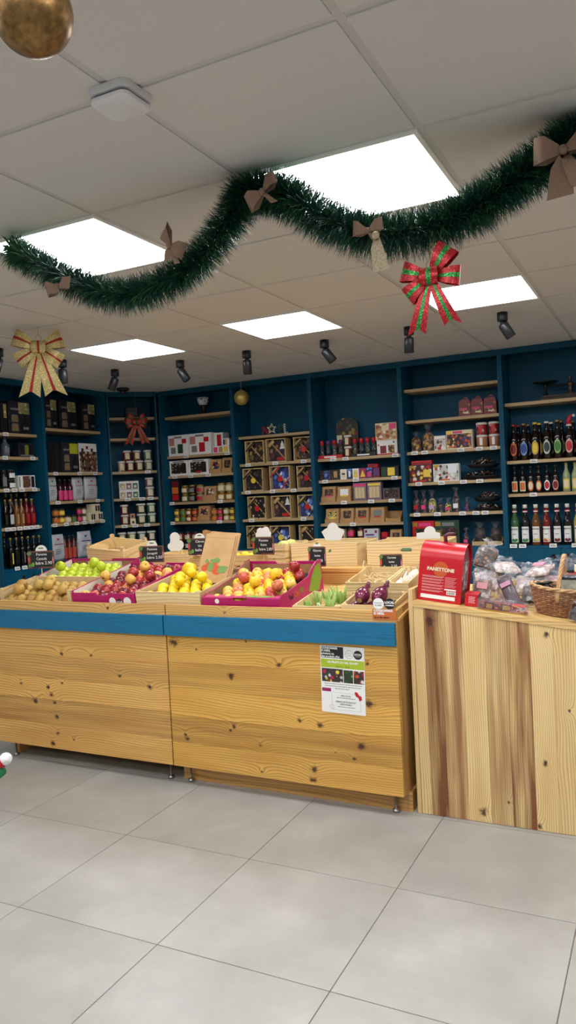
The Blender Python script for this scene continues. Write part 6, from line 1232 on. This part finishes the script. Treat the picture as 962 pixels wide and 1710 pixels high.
t = thing('access_point', 'white square wireless access point on the ceiling', 'access point', (-1.207, 1.584, HC-.0005), (0, 0, 0)); M_ap = mat('matt_white_plastic', (214, 213, 214), .5)
def rsq(h, r, n=6):
    out = []
    for cx, cy, a0 in ((h-r, h-r, 0), (-(h-r), h-r, PI/2), (-(h-r), -(h-r), PI), (h-r, -(h-r), 1.5*PI)): out += [(cx+r*math.cos(a0+PI/2*i/n), cy+r*math.sin(a0+PI/2*i/n)) for i in range(n+1)]
    return out
MB().prism(rsq(.060, .022), -.020, 0, 'z').build('mounting_plate', M_ap, t); MB().prism(rsq(.052, .018), -.027, -.0202, 'z').build('shadow_gap', mat('grey_plastic', (120, 122, 136), .6), t)
p0, p1 = rsq(.058, .021), rsq(.050, .018); mb = MB(); mb.prism(p0, -.036, -.0272, 'z'); N = len(p0); mb.add([(x, y, -.036) for x, y in p0]+[(x, y, -.043) for x, y in p1], [(i, (i+1) % N, N+(i+1) % N, N+i) for i in range(N)]+[tuple(range(N, 2*N))], 0, True); mb.build('cover', M_ap, t)
MB().lathe([(.003, -.0432), (.003, -.0428)], 8, (-.035, .035, 0)).build('status_led', M_paper, t)

# garland of green tinsel along the ceiling
gp = [(-2.215, 2.18, 2.400), (-2.093, 2.18, 2.325), (-1.897, 2.18, 2.213), (-1.711, 2.18, 2.142), (-1.53, 2.18, 2.150), (-1.38, 2.18, 2.205), (-1.246, 2.18, 2.315), (-1.185, 2.18, 2.382), (-1.105, 2.194, 2.380), (-1.03, 2.208, 2.340), (-.92, 2.228, 2.258), (-.793, 2.251, 2.198), (-.649, 2.278, 2.188), (-.526, 2.3, 2.215), (-.423, 2.319, 2.262), (-.339, 2.335, 2.308), (-.256, 2.35, 2.360), (-.185, 2.365, 2.398), (-.10, 2.38, 2.36), (0.02, 2.40, 2.28)]
gp = [Vector(p) for p in gp]
def catmull(P, n):
    out = []
    for i in range(len(P)-1):
        a, b_, c_, d_ = P[max(0, i-1)], P[i], P[i+1], P[min(len(P)-1, i+2)]
        for j in range(n): t_ = j/n; out.append(.5*((2*b_)+(c_-a)*t_+(2*a-5*b_+4*c_-d_)*t_*t_+(3*b_-a-3*c_+d_)*t_**3))
    return out+[P[-1]]
cl = catmull(gp, 8); gt = thing('tinsel_garland', 'dark green tinsel garland with burlap bows swagged below the ceiling', 'garland', (-1.185, 2.18, HC-.002))
def gpart(name, mb, m_): o = mb.build(name, m_, gt); o.location = (1.185, -2.18, -(HC-.002)); return o
gpart('core_wire', MB().tube(cl, .004, 6), mat('dark_wire', (30, 40, 34), .5))
M_tin = mat('tinsel_dark_green', (20, 64, 54), .30, spec=.6); M_tin2 = mat('tinsel_green', (56, 112, 66), .30, spec=.6)
r_ = random.Random(12); vs = []; fs = []; ms = []
NB = 23000; LN = len(cl)-1
for q in range(NB):
    f = r_.random()*LN; i = min(int(f), LN-1); p = cl[i].lerp(cl[i+1], f-i); tg = (cl[i+1]-cl[i]).normalized()
    u = tg.cross(Vector((0, 1, 0))).normalized(); v = tg.cross(u); a = r_.uniform(0, 2*PI); d = u*math.cos(a)+v*math.sin(a)
    L = (.088 if f < LN*.35 else .100)*(.74+.26*r_.random()); dr = (d+tg*r_.uniform(-.45, .45)).normalized(); e = p+dr*L+Vector((0, 0, -.004)); m_ = p+dr*L*.5+Vector((0, 0, .003))
    if e.z > HC-.003: e.z = HC-.003-r_.random()*.01; m_.z = min(m_.z, HC-.006)
    sd = dr.cross(Vector((r_.uniform(-1, 1), r_.uniform(-1, 1), r_.uniform(-1, 1)))).normalized()*.00125
    o_ = len(vs); vs += [p-sd, p+sd, m_+sd*1.1, m_-sd*1.1, e]; fs += [(o_, o_+1, o_+2, o_+3), (o_+3, o_+2, o_+4)]; k_ = 1 if r_.random() < (.7 if f < 6 else .2) else 0; ms += [k_, k_]
me = bpy.data.meshes.new('tinsel'); me.from_pydata(vs, [], fs); me.materials.append(M_tin); me.materials.append(M_tin2); me.polygons.foreach_set('material_index', ms)
o = obj('tinsel', me, gt); o.location = (1.185, -2.18, -(HC-.002)); o['kind'] = 'stuff'
def ribbon(mb, pts, hw, m=(0, 0, 0), stripe=False, th=.0006, notch=0.0, sw=.24):
    """pts: list of (centre, across unit vector, half width); three columns: border, stripe, border"""
    cols = (-1, -sw, sw, 1); vs = []; fs = []; mm = []
    for i, (c, ac, w_) in enumerate(pts):
        c = Vector(c); ac = Vector(ac).normalized()
        for q, k_ in enumerate(cols):
            p = c+ac*w_*k_
            vs.append(p)
    n = len(cols)
    if notch:
        dv = (Vector(pts[-1][0])-Vector(pts[-2][0])).normalized()*notch
        for q in (1, 2): vs[-n+q] = vs[-n+q]-dv*.9
    for i in range(len(pts)-1):
        for q in range(n-1): mb.add([vs[i*n+q], vs[i*n+q+1], vs[(i+1)*n+q+1], vs[(i+1)*n+q]], [(0, 1, 2, 3)], 1 if (stripe and q == 1) else 0, True)
    return mb
M_burlap = noisy('burlap', [(.35, (120, 96, 78)), (.65, (142, 116, 96))], 500, .9, stretch=(1, 1, 1), bump=.0008)
M_gauze = noisy('pale_gauze_burlap', [(.35, (160, 144, 116)), (.65, (196, 182, 152))], 240, .9)
def burlap_bow(c, sc, tails, mt=M_burlap, loops=((.2,), (PI-.2,))):
    c = Vector(c); mb = MB()
    for (a,) in loops:
        dx, dz = math.cos(a), math.sin(a); ac = (-dz*.6, .3, dx)
        ribbon(mb, [(c+Vector((dx*.01, -.012, dz*.01))*sc, ac, .012*sc), (c+Vector((dx*.045, -.030, dz*.045))*sc, ac, .030*sc), (c+Vector((dx*.075, -.008, dz*.075))*sc, ac, .034*sc), (c+Vector((dx*.045, .012, dz*.045))*sc, ac, .028*sc), (c, ac, .010*sc)], 0)
    for (dx, L, w_) in tails:
        ribbon(mb, [(c, (1, 0, 0), .008*sc), (c+Vector((dx*.4, -.016, -L*.4))*sc, (1, .3, 0), w_*.8*sc), (c+Vector((dx, -.010, -L))*sc, (1, .1, .1), w_*sc)], 0)
    mb.sphere(c+Vector((0, -.012*sc, 0)), .013*sc, 10, 6)
    return gpart('burlap_bow', mb, mt)
burlap_bow((-1.905, 2.09, 2.185), .75, [(-.02, .03, .02)], loops=((.1,), (PI+.1,)))
burlap_bow((-1.415, 2.08, 2.235), .85, [(.03, .075, .012), (-.01, .055, .018)], loops=((1.9,), (-.5,)))
burlap_bow((-1.075, 2.09, 2.335), .8, [(.05, .05, .014)], loops=((.7,), (PI+.5,)))
burlap_bow((-.765, 2.15, 2.175), .65, [(.03, .05, .01)], loops=((PI-.3,), (.3,))); burlap_bow((-.74, 2.15, 2.155), .9, [(.012, .115, .026), (.006, .10, .022)], mt=M_gauze, loops=())
burlap_bow((-.228, 2.25, 2.315), 1.05, [(-.012, .12, .034), (.04, .10, .025)], loops=((.25,), (PI-.15,)))
for p in ((-2.205, 2.18), (-1.145, 2.187), (-.17, 2.367)): gpart('ceiling_hook', MB().tube([(p[0], p[1], 2.39), (p[0], p[1], HC-.001)], .002, 6), M_steel)
# bows
def glitter(name, c1, c2):
    m, k, b_ = setup(name, .35, metal=.35); tc = k.new('ShaderNodeTexCoord'); v = k.new('ShaderNodeTexVoronoi'); v.inputs['Scale'].default_value = 420; k.link(tc.outputs['Object'], v.inputs['Vector']); sp = k.new('ShaderNodeSeparateColor'); k.link(v.outputs['Color'], sp.inputs[0])
    k.link(k.ramp(sp.outputs[0], [(.0, c2), (.6, c1), (.92, tuple(min(255, int(x*1.25+20)) for x in c1))], 'CONSTANT'), b_.inputs['Base Color']); n = k.new('ShaderNodeNormalMap') if False else None
    k.link(k.bump(sp.outputs[1], .0015, .8), b_.inputs['Normal']); return m
G_red, G_green, G_gold, G_rdst = glitter('red_glitter', (206, 40, 44), (150, 20, 30)), glitter('green_glitter', (60, 170, 70), (30, 110, 50)), glitter('gold_glitter', (222, 202, 142), (182, 160, 96)), glitter('red_stripe_glitter', (190, 36, 36), (140, 20, 24))
def bow(lb, p, s, ma, mb_, loops, tails, rz=0.0, wire=.06, grp='glitter bows', sw=.26):
    t = thing('glitter_bow', lb, 'bow', p, (0, 0, rz), grp)
    for q, (a, L, w_) in enumerate(loops):
        dx, dz = math.cos(a), math.sin(a); ac = Vector((-dz, 0, dx)); m_ = MB()
        fp = [(.06, -.02, .30), (.35, -.10, .62), (.75, -.14, .90), (.97, -.08, 1.0), (1.0, .0, 1.0), (.92, .07, .98), (.6, .08, .8), (.25, .05, .5), (.05, .01, .3)]
        ribbon(m_, [(Vector((dx*L*f, y*s*.55, dz*L*f)), ac, w_*k_) for f, y, k_ in fp], 0, stripe=True, sw=sw); m_.build('loop', [ma, mb_], t)
    for (dx, dz, w0, w1) in tails:
        m_ = MB(); ac = Vector((1, 0, dx*.35)); ribbon(m_, [(Vector((dx*.06, -.03*s, dz*.06)), ac, w0), (Vector((dx*.4, -.06*s, dz*.4)), ac, w0*.6+w1*.4), (Vector((dx*.75, -.05*s, dz*.75)), ac, w0*.25+w1*.75), (Vector((dx, -.02*s, dz)), ac, w1)], 0, stripe=True, notch=w1*.6, sw=sw); m_.build('tail', [ma, mb_], t)
    k_ = s*.105; m_ = MB(); ribbon(m_, [(Vector((0, -.11*s-.6*k_*math.sin(b2)*1.0+.06*s, k_*math.cos(b2))), (1, 0, 0), k_*(.86+.2*math.sin(b2))) for b2 in [PI*i/10 for i in range(11)]], 0, stripe=True, sw=sw); m_.build('knot', [ma, mb_], t)
    MB().tube([(-.04*s, 0, k_*.9), (-.045*s, 0, k_*.9+.06*s), (0, 0, k_*.9+.12*s), (.045*s, 0, k_*.9+.06*s), (.04*s, 0, k_*.9)], .0012, 6).tube([(0, 0, k_*.9+.12*s), (.004, 0, wire)], .001, 5).build('hanging_wire', M_lidg, t)
    return t
bow('red and green glitter bow hanging below the garland', (-.605, 2.22, 2.030), .25, G_red, G_green, [(.62+.3, .098, .034), (-.12, .088, .028), (PI-.32, .090, .030), (PI+.62, .088, .029)], [(-.048, -.165, .012, .028), (.062, -.148, .012, .026)], 0.0, wire=.10)
bow('gold glitter bow with red stripe hanging from the ceiling at the left', (-3.25, 3.365, 2.328), .36, G_gold, G_rdst, [(.35, .145, .052), (-.62, .150, .046), (PI-.42, .150, .052), (PI+.60, .150, .046)], [(-.065, -.290, .022, .060), (.085, -.285, .022, .064)], .70, wire=.12, sw=.15)
x_, y_, _ = frame('c', .265, .0); bow('red and green glitter bow hung in the corner bay', (x_+.03, y_-.03, 2.155), .34, glitter('rust_glitter', (200, 70, 40), (120, 30, 30)), glitter('dark_green_glitter', (70, 90, 50), (40, 60, 40)), [(.5, .11, .04), (-.35, .105, .036), (PI-.5, .11, .04), (PI+.35, .105, .036)], [(-.085, -.225, .016, .040), (.085, -.220, .016, .040)], PI/4, wire=HC-2.155-.002, grp='glitter bows')
# baubles
G_ball = noisy('brushed_gold_ball', [(.35, (112, 84, 48)), (.65, (150, 116, 68))], 90, .38, bump=.0006, metal=.8); M_ball = mat('matt_gold', (196, 174, 96), .42, metal=.75)
def bauble(lb, c, r, m_):
    t = thing('bauble', lb, 'bauble', c, (0, 0, 0), 'gold baubles'); MB().sphere((0, 0, 0), r, 36, 20).build('ball', m_, t); MB().lathe([(r*.16, r*.97), (r*.16, r*1.1), (r*.05, r*1.12)], 12).build('cap', M_lidg, t); MB().tube([(0, 0, r*1.1), (0, 0, HC-.001-c[2])], .0008, 5).build('thread', M_paper, t)
bauble('large gold glitter bauble close to the camera at the top left', (-.798, .853, 2.130), .0575, G_ball)
bauble('small matt gold bauble hanging before the hammer boxes bay', (-3.345, 5.88, 2.262), .066, M_ball)

# santa-hatted figure on a stool, mostly outside the left edge
M_sred = mat('felt_red', (196, 24, 36), .8); M_sgreen = mat('felt_green', (20, 110, 60), .8); M_fluff = noisy('white_fluff', [(.3, (224, 222, 220)), (.7, (242, 240, 238))], 120, .95, bump=.003)
pm = Vector((-.9462, .8564, 1.0262)); hd_ = pm - Rv*.085; hd_.z = pm.z-.012; fb = Vector((hd_.x, hd_.y, hd_.z-.125)); sc0 = fb - Vector((R0.x, R0.y, 0))*.055
t = thing('stool', 'small dark stool outside the left picture edge', 'stool', (sc0.x, sc0.y, 0)); ht = fb.z-.0006
MB().lathe([(0, ht-.022), (.085, ht-.022), (.085, ht), (0, ht)], 20).build('seat', M_sw, t)
for q in range(3): a = q*2*PI/3+.5; MB().tube([(.05*math.cos(a), .05*math.sin(a), ht-.022), (.075*math.cos(a), .075*math.sin(a), 0)], .009, 8).build('leg', M_sw, t)
t = thing('elf_figure', 'red hat with white pompom and green felt at the left edge', 'figurine', fb)
MB().lathe([(0, 0), (.045, .002), (.048, .03), (.034, .08), (.018, .10), (0, .102)], 18).build('body', M_sgreen, t); MB().sphere((0, 0, .118), .027, 16, 10).build('head', mat('felt_skin', (226, 180, 150), .8), t)
lp = pm-fb; mb = MB(); mb.tube([(0, 0, .128), (0, 0, .150), lp*.35+Vector((0, 0, .085)), lp*.7+Vector((0, 0, .036)), lp*.97], [.030, .026, .019, .013, .0085], 14); mb.build('hat', M_sred, t)
MB().lathe([(.030, .120), (.035, .128), (.030, .138)], 18, cap=False).build('hat_trim', M_fluff, t); MB().sphere(lp, .0098, 14, 9).build('pompom', M_fluff, t)
tp = Vector((-.951, .8535, 1.0100))-fb; MB().tube([(.0, 0, .085), tp*.5+Vector((0, 0, .035)), tp], [.016, .012, .009], 10).build('sleeve', M_sgreen, t)
heap_bag('flattened bag of white sweets lying over the heap', Vector((-.655, 3.50, rtop(-.655)+.125)), (-1.25, .1, .5), .12, .16, .05, P_white, 41, fillv=.7, settle_=False)
heap_bag('flattened bag of pink sweets lying over the heap beside the basket', Vector((-.545, 3.50, rtop(-.545)+.122)), (-1.2, -.1, -.4), .11, .15, .05, P_white, 42, fillv=.7, settle_=False, lab=(.3, .5), labm=M_pinkedge)
